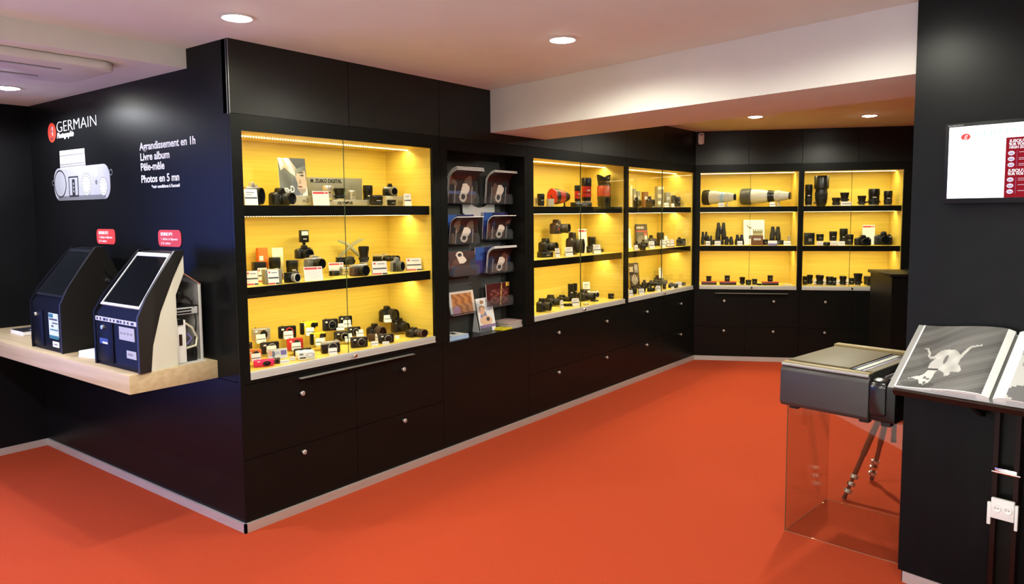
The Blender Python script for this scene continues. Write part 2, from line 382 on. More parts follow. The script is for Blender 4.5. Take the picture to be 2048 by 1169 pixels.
# ------------------------------------------------------------------ display cabinets
def ledstrip(parent, x0, x1, y, z, name='led_strip'):
    # LED profile: a lip carrying the visible diodes, the diffuser line lies behind it
    b = MB(); b.box(x0, x1, y - .009, y - .006, z - .0058, z, WHT); b.box(x0, x1, y - .006, y + .010, z - .001, z, WHT)
    n = int((x1 - x0) / .0175)
    for i in range(n):
        x = x0 + (i + .5) * (x1 - x0) / n
        b.box(x - .0026, x + .0026, y - .0112, y - .0091, z - .0066, z - .0015, LED)
    return b.build(name, parent)
LEDP = 5.2
def cabinet(loc, rz, Wd, x0, x1, mid, label, bar=None, led_scale=1.0):
    t = empty('display_cabinet', loc, rz, label, 'display cabinet', 'lit glass-fronted display cabinets')
    fr = MB()
    for q in ((.001, x0, 0, .02, .800, ZS), (x1, Wd - .001, 0, .02, .800, ZS), (x0, x1, 0, .02, ZT, ZS), (x0, x1, 0, .02, .800, ZB)):
        fr.box(*q, LAM)
    fr.build('face_frame', t)
    D = .455
    ln = MB()
    ln.box(x0 - .016, x1 + .016, D, D + .016, .80, ZT + .016, WOOD)
    ln.box(x0 - .016, x0, .0205, D, .80, ZT + .016, WOOD); ln.box(x1, x1 + .016, .0205, D, .80, ZT + .016, WOOD)
    ln.box(x0, x1, .0205, D, ZT, ZT + .016, WOOD); ln.box(x0, x1, .0205, D, .845, .862, WOOD)
    ln.build('oak_liner', t)
    for z in (1.753, 1.313):
        b = MB(); b.box(x0 + .001, x1 - .001, .041, D - .001, z - .0555, z, WOOD); b.box(x0 + .001, x1 - .001, .036, .0405, z - .060, z - .0005, LAM)
        b.build('shelf', t)
    for z in (ZT, 1.753 - .0555, 1.313 - .0555):
        ledstrip(t, x0 + .01, x1 - .01, .225, z)
        p = area('led_light', (0, 0, 0), (0, 0, 0), x1 - x0 - .03, .010, LEDP * led_scale * (x1 - x0) / 1.42, (1.0, .87, .46))
        p.parent = t; p.location = ((x0 + x1) / 2, .226, z - .0018)
    rl = MB(); rl.box(x0 + .0005, x1 - .0005, -.003, .020, ZB + .0005, .862, ALU, .002); rl.box(x0 + .0005, x1 - .0005, -.006, -.003, ZB + .001, .826, ALU)
    rl.build('bottom_rail', t)
    for a, c, y in ((x0 + .001, mid + .003, .012), (mid - .003, x1 - .001, .004)):
        g = MB(); g.box(a, c, y, y + .005, .8625, ZT - .0005, GLASS)
        e = (c if a < mid - .1 else a)
        g.box(e - .0007, e + .0007, y - .0002, y + .0052, .8625, ZT - .0005, GEDGE)
        g.build('glass_door', t)
    k = MB(); M = Matrix.Translation((mid + .028, -.004, .842)) @ Matrix.Rotation(PI / 2, 4, 'X')
    k.lathe([(0, .022), (.010, .022), (.011, .018), (.011, .0)], CHROME, 16, M)
    k.build('lock', t)
    if bar:
        b = MB(); b.box(bar[0], bar[1], -.028, -.001, .772, .778, pmat('ledge_grey', (.17, .17, .155), .45), .001)
        b.build('pull_ledge', t)
    return t
KNOB = pmat('satin_nickel', (.45, .42, .41), .4, metal=.5)
def knobmesh():
    k = MB(); M = Matrix.Rotation(PI / 2, 4, 'X')
    k.lathe([(.006, 0), (.006, .012), (.013, .016), (.0145, .022), (.010, .027), (0, .028)], KNOB, 16, M)
    return k
def drawers(loc, rz, Wd, label, kx):
    t = empty('drawer_cabinet', loc, rz, label, 'drawer cabinet', 'black drawer cabinets under the display cases')
    b = MB(); b.box(.004, Wd - .004, .021, .45, .055, .796, BLKR); b.build('carcass', t)
    m = Wd / 2
    for i, (a, c) in enumerate(((.002, m - .0015), (m + .0015, Wd - .002))):
        for z0, z1, kz in ((.392, .797, .688), (.052, .3885, .346)):
            d = one('drawer', LAM, t, (a, c, 0, .0205, z0, z1))
            k = knobmesh().build('knob', d, (kx[i], 0, kz))
    return t
A90 = PI / 2
cabinet((0, .0, 0), A90, 1.562, .061, 1.488, .738, 'wide lit display cabinet beside the two kiosks', bar=(.364, 1.262), led_scale=1.0)
cabinet((0, 2.574, 0), A90, 1.596, .075, 1.579, .79, 'lit display cabinet right of the brochure niche')
cabinet((0, 4.17, 0), A90, 1.606, .05, 1.575, .79, 'lit display cabinet at the inner corner of the long wall')
cl, cr = KC + EC * .0, KC + EC * 1.142
cabinet((cl.x, cl.y, 0), CA, 1.142, .056, 1.112, .60, 'left lit display cabinet on the angled end wall', bar=(.231, 1.018))
cabinet((cr.x, cr.y, 0), CA, 1.118, .026, 1.042, .52, 'right lit display cabinet on the angled end wall')
drawers((0, 0, 0), A90, 1.562, 'black drawer cabinet under the case beside the kiosks', (.376, 1.170))
drawers((0, 2.574, 0), A90, 1.596, 'black drawer cabinet right of the plain brochure panel', (.409, 1.21))
drawers((0, 4.17, 0), A90, 1.606, 'black drawer cabinet at the inner corner', (.42, 1.227))
drawers((cl.x, cl.y, 0), CA, 1.142, 'left black drawer cabinet of the angled end wall', (.332, .870))
drawers((cr.x, cr.y, 0), CA, 1.118, 'right black drawer cabinet of the angled end wall', (.275, .833))

# ------------------------------------------------------------------ brochure niche
NY0 = 1.562
t = empty('brochure_niche', (0, NY0, 0), A90, 'black recessed niche holding brochures between two lit cases', 'display niche')
x0, x1, WN = .072, .968, 1.012
b = MB()
for q in ((.001, x0, 0, .02, .800, ZS), (x1, WN - .001, 0, .02, .800, ZS), (x0, x1, 0, .02, ZT, ZS)): b.box(*q, LAM)
b.build('face_frame', t)
b = MB(); NB = pmat('niche_back_panel', (0.030, 0.030, 0.027), 0.5)
b.box(x0 - .01, x1 + .01, .195, .21, .78, ZT + .01, NB); b.box(x0 - .01, x0, .0205, .195, .78, ZT + .01, LAM); b.box(x1, x1 + .01, .0205, .195, .78, ZT + .01, LAM)
b.box(x0, x1, .0205, .195, ZT, ZT + .01, LAM); b.build('recess', t)
one('ledge', LAM, t, (x0, x1, .0205, .195, .78, .795))
one('base_panel', LAM, t, (.002, WN - .002, 0, .0205, .052, .797))

def rack(x, z, label, w=.30):
    r = empty('brochure_rack', (0, NY0 + x, z), A90, label, 'brochure rack', 'clear acrylic racks in the brochure niche')
    b = MB(); b.box(-w/2, w/2, .188, .192, -.02, .22, ACRYM); b.box(-w/2, w/2, .10, .188, -.006, -.002, ACRYM); b.build('back_plate', r)
    b = MB(); 
    b.prism([(-w/2, 0), (w/2, 0), (w/2, .055), (w/2 - .02, .075), (-w/2 + .02, .075), (-w/2, .055)], .100, .103, ACRYM)
    b.box(-w/2, -w/2 + .003, .103, .188, 0, .055, ACRYM); b.box(w/2 - .003, w/2, .103, .188, 0, .055, ACRYM)
    b.build('pocket', r)
    b = MB()
    for sx in (-1, 1): b.lathe([(0, .006), (.006, .006), (.007, 0)], CHROME, 12, Matrix.Translation((sx * (w/2 - .02), .187, .2)) @ Matrix.Rotation(PI/2, 4, 'X'))
    b.build('screws', r)
    return r
def cover_dark(seed, base=(.026, .007, .006)):
    rnd = random.Random(seed)
    blobs = [(rnd.random(), rnd.random()*.6, .05 + .12*rnd.random(), .08 + .2*rnd.random(), rnd.choice([(.12, .045, .03), (.05, .01, .01), (.02, .025, .07), (.13, .08, .06), (.01, .01, .015), (.012, .008, .008)])) for _ in range(9)]
    def fn(u, v, flip=False):
        c = base
        for (a, b_, rx, ry, cc) in blobs:
            if ell(u, v, a, b_, rx, ry): c = cc
        return c
    return fn
def keytag(u, v, cx, cy, up_):
    # pale tag shape with a dark hole at one end
    s = 1 if up_ else -1
    u = cx + (u - cx) / 1.45; v = cy + (v - cy) / 1.45
    if ell(u, v, cx - .02, cy + s*.10, .052, .055): return (.02, .015, .015)
    if ell(u, v, cx - .02, cy + s*.10, .095, .10) or inpoly(u, v, [(cx-.10, cy+s*.08), (cx+.06, cy+s*.08), (cx+.13, cy-s*.02), (cx+.13, cy-s*.10), (cx+.05, cy-s*.16), (cx-.04, cy-s*.15), (cx-.08, cy-s*.02)]): return (.80, .70, .62)
    return None
def brochure(x, z, w, h, fn, label, bend=True, thick=.006, y=.150, lean=.012, n=1, flop=.11):
    # booklet standing in a rack pocket; the free top curls out of the niche towards the shopper
    r = empty('brochure', (0, NY0 + x, z), A90, label, 'brochure', 'brochures in the wall niche')
    def path(t_):
        if not bend: return (-lean * t_, h * t_)
        s_ = h * t_; k = h * .58
        if s_ < k: return (-lean * s_ / k, s_)
        a = (s_ - k) / (h - k); rr = (h - k) / 1.35
        ang = 1.35 * a
        return (-lean - rr * (1 - math.cos(ang)) * 1.25, k + rr * math.sin(ang) * 1.0)
    N = 16 if bend else 2
    P = [path(i / N) for i in range(N + 1)]
    nrm = []
    for i in range(N + 1):
        a, c = P[max(i-1, 0)], P[min(i+1, N)]; dy, dz = c[0]-a[0], c[1]-a[1]; L = math.hypot(dy, dz); nrm.append((dz / L, -dy / L))
    for q in range(n):
        off = q * (thick + .004)
        b = MB()
        F = [(P[i][0] + nrm[i][0]*off, P[i][1] + nrm[i][1]*off) for i in range(N+1)]; Bk = [(P[i][0] + nrm[i][0]*(off+thick), P[i][1] + nrm[i][1]*(off+thick)) for i in range(N+1)]
        ww = w/2
        for i in range(N):
            b.face([(-ww, *Bk[i]), (-ww, *Bk[i+1]), (ww, *Bk[i+1]), (ww, *Bk[i])], PAPER, True)
            b.face([(-ww, *F[i]), (-ww, *F[i+1]), (-ww, *Bk[i+1]), (-ww, *Bk[i])], PAPER); b.face([(ww, *F[i]), (ww, *Bk[i]), (ww, *Bk[i+1]), (ww, *F[i+1])], PAPER)
            if q: b.face([(-ww, *F[i]), (ww, *F[i]), (ww, *F[i+1]), (-ww, *F[i+1])], BRWN, True)
        b.face([(-ww, *F[N]), (ww, *F[N]), (ww, *Bk[N]), (-ww, *Bk[N])], PAPER); b.face([(-ww, *F[0]), (-ww, *Bk[0]), (ww, *Bk[0]), (ww, *F[0])], PAPER)
        o = b.build('pages', r); o.location = (0, y, 0)
    def warp(u, v):
        i = min(v * N, N - 1e-6); k = int(i); a = i - k
        return (w * (u - .5), P[k][0]*(1-a) + P[k+1][0]*a - .0006, P[k][1]*(1-a) + P[k+1][1]*a)
    o = picture('cover', w, h, 40, 48, fn, r, warp=warp); o.location = (0, y, 0)
    return r
def fn_flop(seed, blue=False):
    d = cover_dark(seed)
    def f(u, v):
        k = keytag(u, v, .55, .32, False)
        if k: return k
        if (abs(u - .22) < .012 or abs(u - .84) < .012) and v < .48: return (.42, .38, .34)
        if blue and .24 < v < .34: return (.08, .10, .24)
        return d(u, v)
    return f
def fn_up(seed):
    d = cover_dark(seed, (.050, .007, .007))
    def f(u, v):
        k = keytag(u, v, .45, .70, True)
        if k: return k
        return d(u, v)
    return f
def fn_orange(u, v):
    if u > .90: return (.72, .60, .50)
    if u < .10: return (.60, .60, .62)
    if v > .9: return (.65, .58, .50)
    if ell(u, v, .25, .15, .14, .2): return (.42, .22, .36)
    c = .5 + .5 * math.sin(u * 23 + v * 9 + math.sin(v * 17))
    return (.30 + .25*c, .09 + .14*c, .025 + .03*c)
def fn_red(u, v):
    if u > .85 and v > .82: return (.85, .55, .08)
    if abs(u - (.62 + .1 * (v - .5))) < .02: return (.62, .40, .12)
    c = .5 + .5 * math.sin(u * 19 + math.sin(v * 21) * 2)
    if .15 < u < .95 and .1 < v < .72: return (.07 + .16*c, .015 + .045*c, .012 + .04*c)
    return (.065, .007, .007)
def fn_blue(u, v):
    c = .5 + .5 * math.sin(u * 5 + v * 3)
    if u < .35 and .5 < v: return (.03, .09, .36)
    return (.02 + .03*c, .02 + .02*c, .10 + .09*c)
XL, XR = 1.945 - NY0, 2.36 - NY0
for x, z, nm in ((XL, 1.775, 'upper left rack in the brochure niche'), (XR, 1.775, 'upper right rack in the brochure niche'), (XL, 1.48, 'left rack of the second row in the niche'), (XR, 1.50, 'right rack of the second row in the niche'),
                 (XL, 1.245, 'left rack of the third row in the niche'), (XR, 1.24, 'right rack of the third row in the niche'), (XL, .96, 'lower left rack in the brochure niche'), (XR, .975, 'lower right rack in the brochure niche')):
    rack(x, z, 'clear acrylic brochure holder, ' + nm)
brochure(XL, 1.777, .30, .265, fn_flop(1, True), 'curled dark brochure in the upper left rack', n=3, y=.140)
brochure(XR, 1.777, .28, .265, fn_flop(2), 'curled dark brochure in the upper right rack', n=2, y=.140)
brochure(XL, 1.482, .30, .215, fn_flop(3), 'curled dark brochure in the second row left rack', n=1, y=.135)
brochure(XL, 1.482, .30, .21, fn_blue, 'blue brochure standing behind the second row left brochure', bend=False, y=.170)
brochure(XR, 1.502, .28, .20, fn_flop(4), 'curled dark brochure in the second row right rack', n=1, y=.135)
brochure(XR, 1.502, .30, .205, fn_blue, 'blue brochure standing behind the second row right brochure', bend=False, y=.170)
brochure(XL, 1.247, .30, .175, fn_up(5), 'upright dark red brochure in the third row left rack', bend=False, y=.135, lean=-.02)
brochure(XR, 1.242, .28, .215, fn_flop(6), 'curled dark brochure in the third row right rack', n=2, y=.135)
brochure(XR - .1, 1.242, .30, .20, fn_blue, 'light blue brochure behind the third row right brochure', bend=False, y=.172)
brochure(XL, .962, .28, .16, fn_orange, 'orange picture brochure in the lower left rack', bend=False, y=.140, lean=-.03)
brochure(XR, .977, .29, .175, fn_red, 'dark red picture brochure in the lower right rack', bend=False, y=.135, lean=-.01)
# grey curved header behind the racks
t = empty('header_card', (0, NY0 + .615, 1.665), A90, 'grey curved header card between first and second brochure rows', 'sign')
b = MB(); b.prism([(-.19, .105), (-.185, .04), (-.14, .015), (-.06, 0), (.19, .015), (.19, .105), (.10, .105), (.06, .085), (.0, .078), (-.05, .088), (-.09, .105)], .176, .180, LGREY); b.build('card', t)
text('pro', .05, TXTG, 'lettering', t, (.02, .1752, .022))
# things on the niche ledge
def fn_promo(u, v):
    if v < .12: return (.10, .10, .12) if not (.72 < u < .95) else (.8, .8, .8)
    if v < .20: return (.25, .16, .34)
    if ell(u, v, .28, .62, .17, .12): return (.70, .42, .28)
    if ell(u, v, .30, .70, .19, .08) or ell(u, v, .34, .88, .12, .06): return (.35, .20, .10)
    if ell(u, v, .58, .36, .10, .06): return (.05, .05, .05)
    if ell(u, v, .45, .32, .38, .15): return (.74, .48, .32)
    if ell(u, v, .34, .45, .2, .2): return (.20, .24, .42)
    if .55 < u < .9 and .60 < v < .80 and int(u * 30) % 3 and int(v*24) % 2: return (.30, .38, .62)
    if .62 < u < .9 and .86 < v < .93: return (.08, .08, .10)
    return (.80, .82, .84)
t = empty('leaflet_stand', (-.098, 2.19, .795), A90, 'white promo leaflet with smiling photographer, on the niche ledge', 'leaflet')
b = MB(); b.box(-.095, .095, .0035, .006, 0, .26, PAPER, M=Matrix.Rotation(R(-12), 4, 'X')); b.build('backing', t)
o = picture('print', .19, .26, 44, 60, fn_promo, t, rot=(R(-12), 0, 0)); o.location = (0, .0015, 0.0005)
b = MB(); b.prism([(.014, .0), (.085, .0), (.06, .19)], -.098, -.0955, LGREY, 'x'); b.build('side_flap', t)
def stack(name, loc, rz, w, d, h, label, cat, top, side, fn=None, pages=5):
    t = empty(name, loc, rz, label, cat)
    b = MB(); rnd = random.Random(len(label))
    for i in range(pages):
        j = rnd.uniform(-.006, .006); k = rnd.uniform(-.004, .004)
        b.box(-w/2 + j, w/2 + j, -d/2 + k, d/2 + k, h*i/pages + .0004, h*(i+1)/pages, side)
    b.build('sheets', t)
    if fn:
        o = picture('cover', w, d, 30, 30, fn, t, warp=lambda u, v: (w*(u-.5), d*(v-.5), h + .001))
    else:
        b = MB(); b.box(-w/2, w/2, -d/2, d/2, h + .0002, h + .0012, top); b.build('cover', t)
    return t
PBLUE = pmat('pale_blue_paper', (0.42, 0.55, 0.80), 0.6)
stack('leaflet_stack', (-.105, 1.76, .795), A90, .22, .15, .03, 'low stack of white and blue leaflets, left end of niche ledge', 'leaflets', PAPER, PBLUE, lambda u, v: (.04, .05, .06) if (.55 < u < .62 + .3*v and .4 < v < .9) or (.3 < u < .45 and .6 < v < .72) else ((.35, .5, .78) if u < .25 else (.80, .82, .80)), 4)
stack('magazine_stack', (-.105, 2.44, .795), A90, .17, .15, .055, 'stack of magazines at the right end of the niche ledge', 'magazines', PAPER, pmat('magazine_edge', (.42, .36, .34), .6), lambda u, v: (.40, .12, .10) if math.sin(u*14 + v*8) > .5 else (.55, .48, .46), 9)
stack('leaflet_stack', (-.07, 2.325, .7952), A90, .12, .10, .012, 'flat yellow leaflet before the magazine stack', 'leaflets', COLS['yellow'], COLS['yellow'], lambda u, v: (.06, .06, .03) if .3 < v < .45 and int(u*9) % 2 else (.80, .72, .03), 2)

# ------------------------------------------------------------------ wall lettering and mural on the kiosk wall
YB = -.001
t = empty('shop_logo', (-2.19, YB, 2.28), 0, 'red round emblem and white GERMAIN Photographie lettering on black wall', 'wall sign')
b = MB(); b.prism([(.064*math.cos(a*PI/20), .0 + .066*math.sin(a*PI/20)) for a in range(40)], -.002, 0, pmat('red_vinyl', (.78, .06, .035), .5)); b.build('emblem', t)
b = MB()
def stroke(pts, r): 
    for k in range(len(pts)-1):
        (ax, az), (bx, bz) = pts[k], pts[k+1]; dx, dz = bx-ax, bz-az; L = math.hypot(dx, dz) or 1; nx, nz = -dz/L*r, dx/L*r
        b.face([(ax+nx, -.0026, az+nz), (ax-nx, -.0026, az-nz), (bx-nx, -.0026, bz-nz), (bx+nx, -.0026, bz+nz)], TXTW)
    for (ax, az) in pts: b.disc((ax, -.0026, az), r, TXTW, 'y', 10)
def arc(cx, cz, rx, rz_, a0, a1, n=14): return [(cx + rx*math.cos(R(a0 + (a1-a0)*i/n)), cz + rz_*math.sin(R(a0 + (a1-a0)*i/n))) for i in range(n+1)]
stroke(arc(-.003, .018, .017, .020, 60, 345), .0045); stroke([(.016, .036), (.014, -.028)], .0045); stroke(arc(-.003, -.030, .017, .017, 0, -200), .0045)
b.build('emblem_letter', t)
text('GERMAIN', .104, TXTW, 'lettering', t, (.072, -.0005, -.005), width=.600, bold=-.0022)
text('Photographie', .05, TXTW, 'script_line', t, (.078, -.0005, -.044), width=.262, shear=.25, bold=.0012)
t = empty('wall_lettering', (-.961, YB, 1.864), 0, 'white service list starting Agrandissement en 1h on black wall', 'wall lettering')
for s_, z, wd in (('Agrandissement en 1h', .224, .622), ('Livre album', .163, .335), ('Pêle-mêle', .104, .275), ('Photos en 5 mn', .033, .432)):
    text(s_, .062, TXTW, 'text_line', t, (0, -.0005, z), width=wd, bold=.0012)
text('*voir conditions à l\'accueil', .026, TXTW, 'text_line', t, (.122, -.0005, -.002), width=.315, bold=.0006)
# flat mural of a silver camera seen from above
t = empty('camera_mural', (-1.784, YB, 1.81), 0, 'large flat picture of a silver camera seen from above', 'wall picture')
MS = pmat('mural_silver', (.30, .31, .35), .5, noise=((.38, .39, .43), (5, 5, 1))); ML = pmat('mural_light', (.55, .56, .58), .5); MD = pmat('mural_dark', (.02, .02, .025), .5); MM = pmat('mural_mid', (.13, .135, .15), .5)
def rr(x0, x1, z0, z1, r, n=8):
    P = []
    for cx, cz, a in ((x1-r, z0+r, -90), (x1-r, z1-r, 0), (x0+r, z1-r, 90), (x0+r, z0+r, 180)):
        P += [(cx + r*math.cos(R(a + 90*i/n)), cz + r*math.sin(R(a + 90*i/n))) for i in range(n+1)]
    return P
b = MB(); b.prism(rr(-.415, .425, .0, .222, .085), -.0015, 0, MS); b.face([(x, -.0017, z) for x, z in rr(-.36, .36, .0, .03, .014)], MM); b.build('body', t)
b = MB(); b.prism([(-.302, .215), (.09, .215), (.085, .335), (-.298, .338)], -.0016, 0, ML)
for z in (.225, .24, .30): b.face([(-.30, -.0018, z), (.088, -.0018, z), (.088, -.0018, z + .006), (-.30, -.0018, z + .006)], MM)
b.build('lens_barrel', t)
def ring(mb, cx, cz, rx, rz_, w, mat, y):
    n = 36
    for k in range(n):
        a, c = 2*PI*k/n, 2*PI*(k+1)/n
        mb.face([(cx + rx*math.cos(a), y, cz + rz_*math.sin(a)), (cx + (rx-w)*math.cos(a), y, cz + (rz_-w)*math.sin(a)), (cx + (rx-w)*math.cos(c), y, cz + (rz_-w)*math.sin(c)), (cx + rx*math.cos(c), y, cz + rz_*math.sin(c))], mat)
b = MB(); ring(b, -.315, .115, .098, .095, .010, MD, -.0019); b.build('grip_disc', t)
b = MB(); b.face([(x, -.002, z) for x, z in rr(-.18, -.03, .022, .16, .006)], MD); b.face([(x, -.0022, z) for x, z in rr(-.168, -.042, .034, .15, .004)], MS); b.face([(x, -.0024, z) for x, z in rr(-.128, -.082, .03, .14, .006)], MD)
for z in (.06, .085, .11): b.disc((-.105, -.0026, z), .008, MS)
b.build('hot_shoe', t)
b = MB(); b.disc((.09, -.002, .10), .072, ML); ring(b, .09, .10, .074, .074, .004, MM, -.0022); 
for k in range(16):
    a = 2*PI*k/16; b.disc((.09 + .056*math.cos(a), -.0023, .10 + .056*math.sin(a)), .005, MD, seg=8)
b.build('shutter_dial', t)
b = MB(); b.disc((.33, -.002, .08), .058, ML); ring(b, .33, .08, .060, .060, .004, MM, -.0022)
for k in range(10):
    a = 2*PI*k/10; b.disc((.33 + .042*math.cos(a), -.0023, .08 + .042*math.sin(a)), .004, MD, seg=8)
b.build('mode_dial', t)
b = MB(); b.face([(.23 + .036*math.cos(a*PI/12), -.002, .165 + (.045 if a < 12 else .02)*math.sin(a*PI/12)) for a in range(24)], ML); b.disc((.235, -.0021, .11), .016, MM); b.build('shutter_button', t)
b = MB(); ring(b, -.43, .125, .022, .020, .006, MM, -.001); ring(b, .44, .165, .022, .020, .006, MM, -.001); b.build('strap_lugs', t)
# red kiosk number plates
for x, num, lab in ((-1.583, '3', 'red rounded plate BORNE N°3 above the left kiosk'), (-.787, '4', 'red rounded plate BORNE N°4 above the right kiosk')):
    t = empty('number_plate', (x, YB, 1.523), 0, lab, 'wall sign', 'red number plates above the kiosks')
    b = MB(); b.prism(rr(0, .254, 0, .096, .03), -.003, 0, pmat('red_plate', (.62, .05, .045), .45)); b.build('plate', t)
    text('BORNE N°' + num, .026, TXTW, 'text_line', t, (.032, -.0035, .063), bold=.0008, width=.13)
    text('1 ticket à déposer', .022, TXTW, 'text_line', t, (.032, -.0035, .037), width=.185); text('à la caisse', .022, TXTW, 'text_line', t, (.032, -.0035, .013), width=.105)

# ------------------------------------------------------------------ kiosk shelf and kiosks
ZK = .914
t = empty('wall_shelf', (-.21, 0, .817), 0, 'thick pale oak shelf on the black wall carrying both kiosks', 'shelf')
b = MB(); b.box(-2.36, 0, -.475, -.001, 0, ZK - .817, SHELFW, .0025); b.build('board', t)
def kiosk(x, y, wd, label, light):
    t = empty('photo_kiosk', (x, y, ZK), 0, label, 'kiosk', 'photo printing kiosks on the oak shelf')
    tp = .22
    def hw(d): return wd/2 - tp*d
    prof_o = [(0, 0), (.002, .282), (.053, .376), (.14, .490), (.232, .604), (.285, .606)]
    back = [(.285, .49), (.23, .375), (.226, 0)] if light else [(.38, .42), (.392, 0)]
    inn = [(.010, 0.0), (.010, .278), (.236, .596), (.285, .598)]
    def slab(mb, poly, ins, thick, mat, side):
        # tapered plate following the kiosk flank
        A = [(side*(hw(d) - ins), d, z) for d, z in poly]; B = [(side*(hw(d) - ins - thick), d, z) for d, z in poly]
        n = len(poly)
        mb.face(A if side > 0 else A[::-1], mat); mb.face(B[::-1] if side > 0 else B, mat)
        for i in range(n):
            q = [A[i], B[i], B[(i+1) % n], A[(i+1) % n]]; mb.face(q if side > 0 else q[::-1], mat)
    b = MB()
    poly = inn + back
    A = [(hw(d) - .018, d, z) for d, z in poly]; B = [(-(hw(d) - .018), d, z) for d, z in poly]; n = len(poly)
    b.face(A, NAVY); b.face(B[::-1], NAVY)
    for i in range(n): b.face([A[i], A[(i+1) % n], B[(i+1) % n], B[i]][::-1], NAVY)
    b.build('body', t)
    b = MB(); slab(b, prof_o + back, 0, .018, NAVY, -1); b.build('side_cheek', t)
    b = MB()
    if light:
        slab(b, [(0, 0), (.002, .282), (.053, .376), (.14, .490), (.232, .604), (.285, .606), (.284, .582), (.215, .464), (.132, .296), (.080, .130), (.064, 0)], 0, .018, pmat('kiosk_rim_black', (.012, .011, .010), .45), 1)
    else: slab(b, prof_o + back, 0, .018, pmat('kiosk_rim_black', (.012, .011, .010), .45), 1)
    b.build('side_cheek', t)
    # screen: slab lying on the slope
    A0, A1 = Vector((0, .030, .318)), Vector((0, .224, .586)); dv = (A1 - A0); L = dv.length; dv.normalize(); nv = Vector((0, -dv.z, dv.y))
    hwid = wd/2 - .030
    M = Matrix(((1, 0, 0, 0), (0, dv.y, nv.y, A0.y), (0, dv.z, nv.z, A0.z), (0, 0, 0, 1)))
    def sc(mb, u0, u1, v0, v1, h0, h1, mat):
        # taper with depth
        vs = []
        for h in (h0, h1):
            for u, v in ((u0, v0), (u1, v0), (u1, v1), (u0, v1)):
                q = M @ Vector((u * (hwid - tp*(dv.y*v) - .0), v, h)); vs.append(q)
        mb.raw(vs, [(3, 2, 1, 0), (4, 5, 6, 7), (0, 1, 5, 4), (1, 2, 6, 5), (2, 3, 7, 6), (3, 0, 4, 7)], mat)
    b = MB(); fm = pmat('screen_bezel_silver', (.60, .60, .62), .35) if light else pmat('screen_bezel_black', (.010, .011, .015), .3)
    for q in ((-.97, .97, 0, .014), (-.97, .97, L - .022, L), (-.97, -.92, .014, L - .022), (.92, .97, .014, L - .022)): sc(b, *q, -.006, .006, fm)
    b.build('screen_bezel', t)
    b = MB(); sc(b, -.92, .92, .014, L - .022, -.006, .003, GLOS); b.build('screen', t)
    # lower front
    b = MB(); b.box(-hw(0) + .024, -.045 if not light else -.038, .004, .0098, .02, .232, NAVY, .001); d = b.build('service_door', t)
    k = MB(); k.lathe([(0, .012), (.011, .012), (.013, .0)], CHROME, 16, Matrix.Translation((-.135, .004, .205)) @ Matrix.Rotation(PI/2, 4, 'X')); k.build('lock', d)
    if light:
        k = MB(); k.box(-.185, -.09, .0025, .0042, .115, .145, GLOS); k.box(-.15, -.095, .0015, .0024, .117, .126, PAPER); k.build('slot', d)
        b = MB(); b.box(-hw(0) + .02, hw(0) - .02, .0045, .0098, .236, .258, pmat('icon_strip', (.55, .55, .56), .4))
        for i in range(11): b.box(-hw(0) + .035 + i*.038, -hw(0) + .035 + i*.038 + (.028 if i % 4 == 2 else .014), .0035, .0046, .241, .253, BLK)
        b.build('icon_strip', t)
        for (a, c, z0, z1, nm) in ((.028, .19, .155, .222, 'rating_label'), (.10, .20, .065, .105, 'maker_label')):
            b = MB(); b.box(a, c, .0075, .0098, z0, z1, pmat('label_silver', (.40, .40, .43), .4))
            for i in range(4 if nm == 'rating_label' else 1): b.box(a + .015 + i*.035, a + .035 + i*.035 + (.03 if nm != 'rating_label' else 0), .0068, .0076, (z0+z1)/2 - .004, (z0+z1)/2 + .006, TXTG)
            b.build(nm, t)
        # white inset flank and the open rear housing
        b = MB(); slab(b, [(.0645, 0), (.0805, .130), (.1325, .296), (.2155, .464), (.2845, .5815), (.285, .487), (.229, .374), (.226, 0)], .004, .004, pmat('ivory_panel', (.68, .66, .56), .45), 1); b.build('flank_panel', t)
        b = MB(); WM = pmat('housing_white', (.62, .60, .58), .5)
        def hq(pts, mat=WM): b.face(pts, mat); b.face(pts[::-1], mat)
        w1, w2 = hw(.23) - .012, hw(.39) - .012
        hz = [(.2275, .373), (.285, .485), (.39, .418), (.39, .002), (.2275, .002)]
        b.box(-w2, w2, .388, .392, .0, .418, WM); b.box(-w1, w1, .228, .388, .0, .004, WM)
        hq([(-w1, .2275, .0), (-w2, .39, 0), (-w2, .39, .418), (-w1, .285, .485), (-w1, .2275, .373)])
        hq([(-w1, .285, .485), (w1 - .01, .285, .485), (w2, .39, .418), (-w2, .39, .418)]); b.face([(w1-.01, .285, .486), (w2, .39, .419), (w2, .39, .412), (w1-.01, .285, .479)], pmat('rust_edge', (.35, .16, .10), .6))
        hq([(w2, .376, .0), (w2, .39, 0), (w2, .39, .418), (w2 - .0, .376, .425)])
        hq([(.06, .2285, .30), (w1, .2285, .30), (w1, .2285, .374), (.06, .2285, .374)])
        b.build('rear_housing', t)
        b = MB(); b.box(.02, w1 - .01, .235, .285, .006, .235, WHT, .003); b.box(w1 - .012, w1 - .008, .245, .262, .10, .16, BRWN); b.box(w1 - .012, w1 - .006, .24, .27, .21, .24, BLK); b.build('power_supply', t)
        b = MB(); b.box(-.02, w1 - .02, .24, .36, .262, .30, LGREY, .002)
        for i in range(2): b.box(w1 - .024, w1 - .017, .245, .325, .268 + i*.016, .276 + i*.016, BLK)
        b.box(-.02, w1 - .02, .24, .365, .30, .306, BLK); b.build('circuit_box', t)
        b = MB(); b.box(.04, w1 - .015, .25, .285, .345, .385, BLK, .002); b.build('fan_socket', t)
        cp = pmat('cable_cream', (.62, .58, .44), .5)
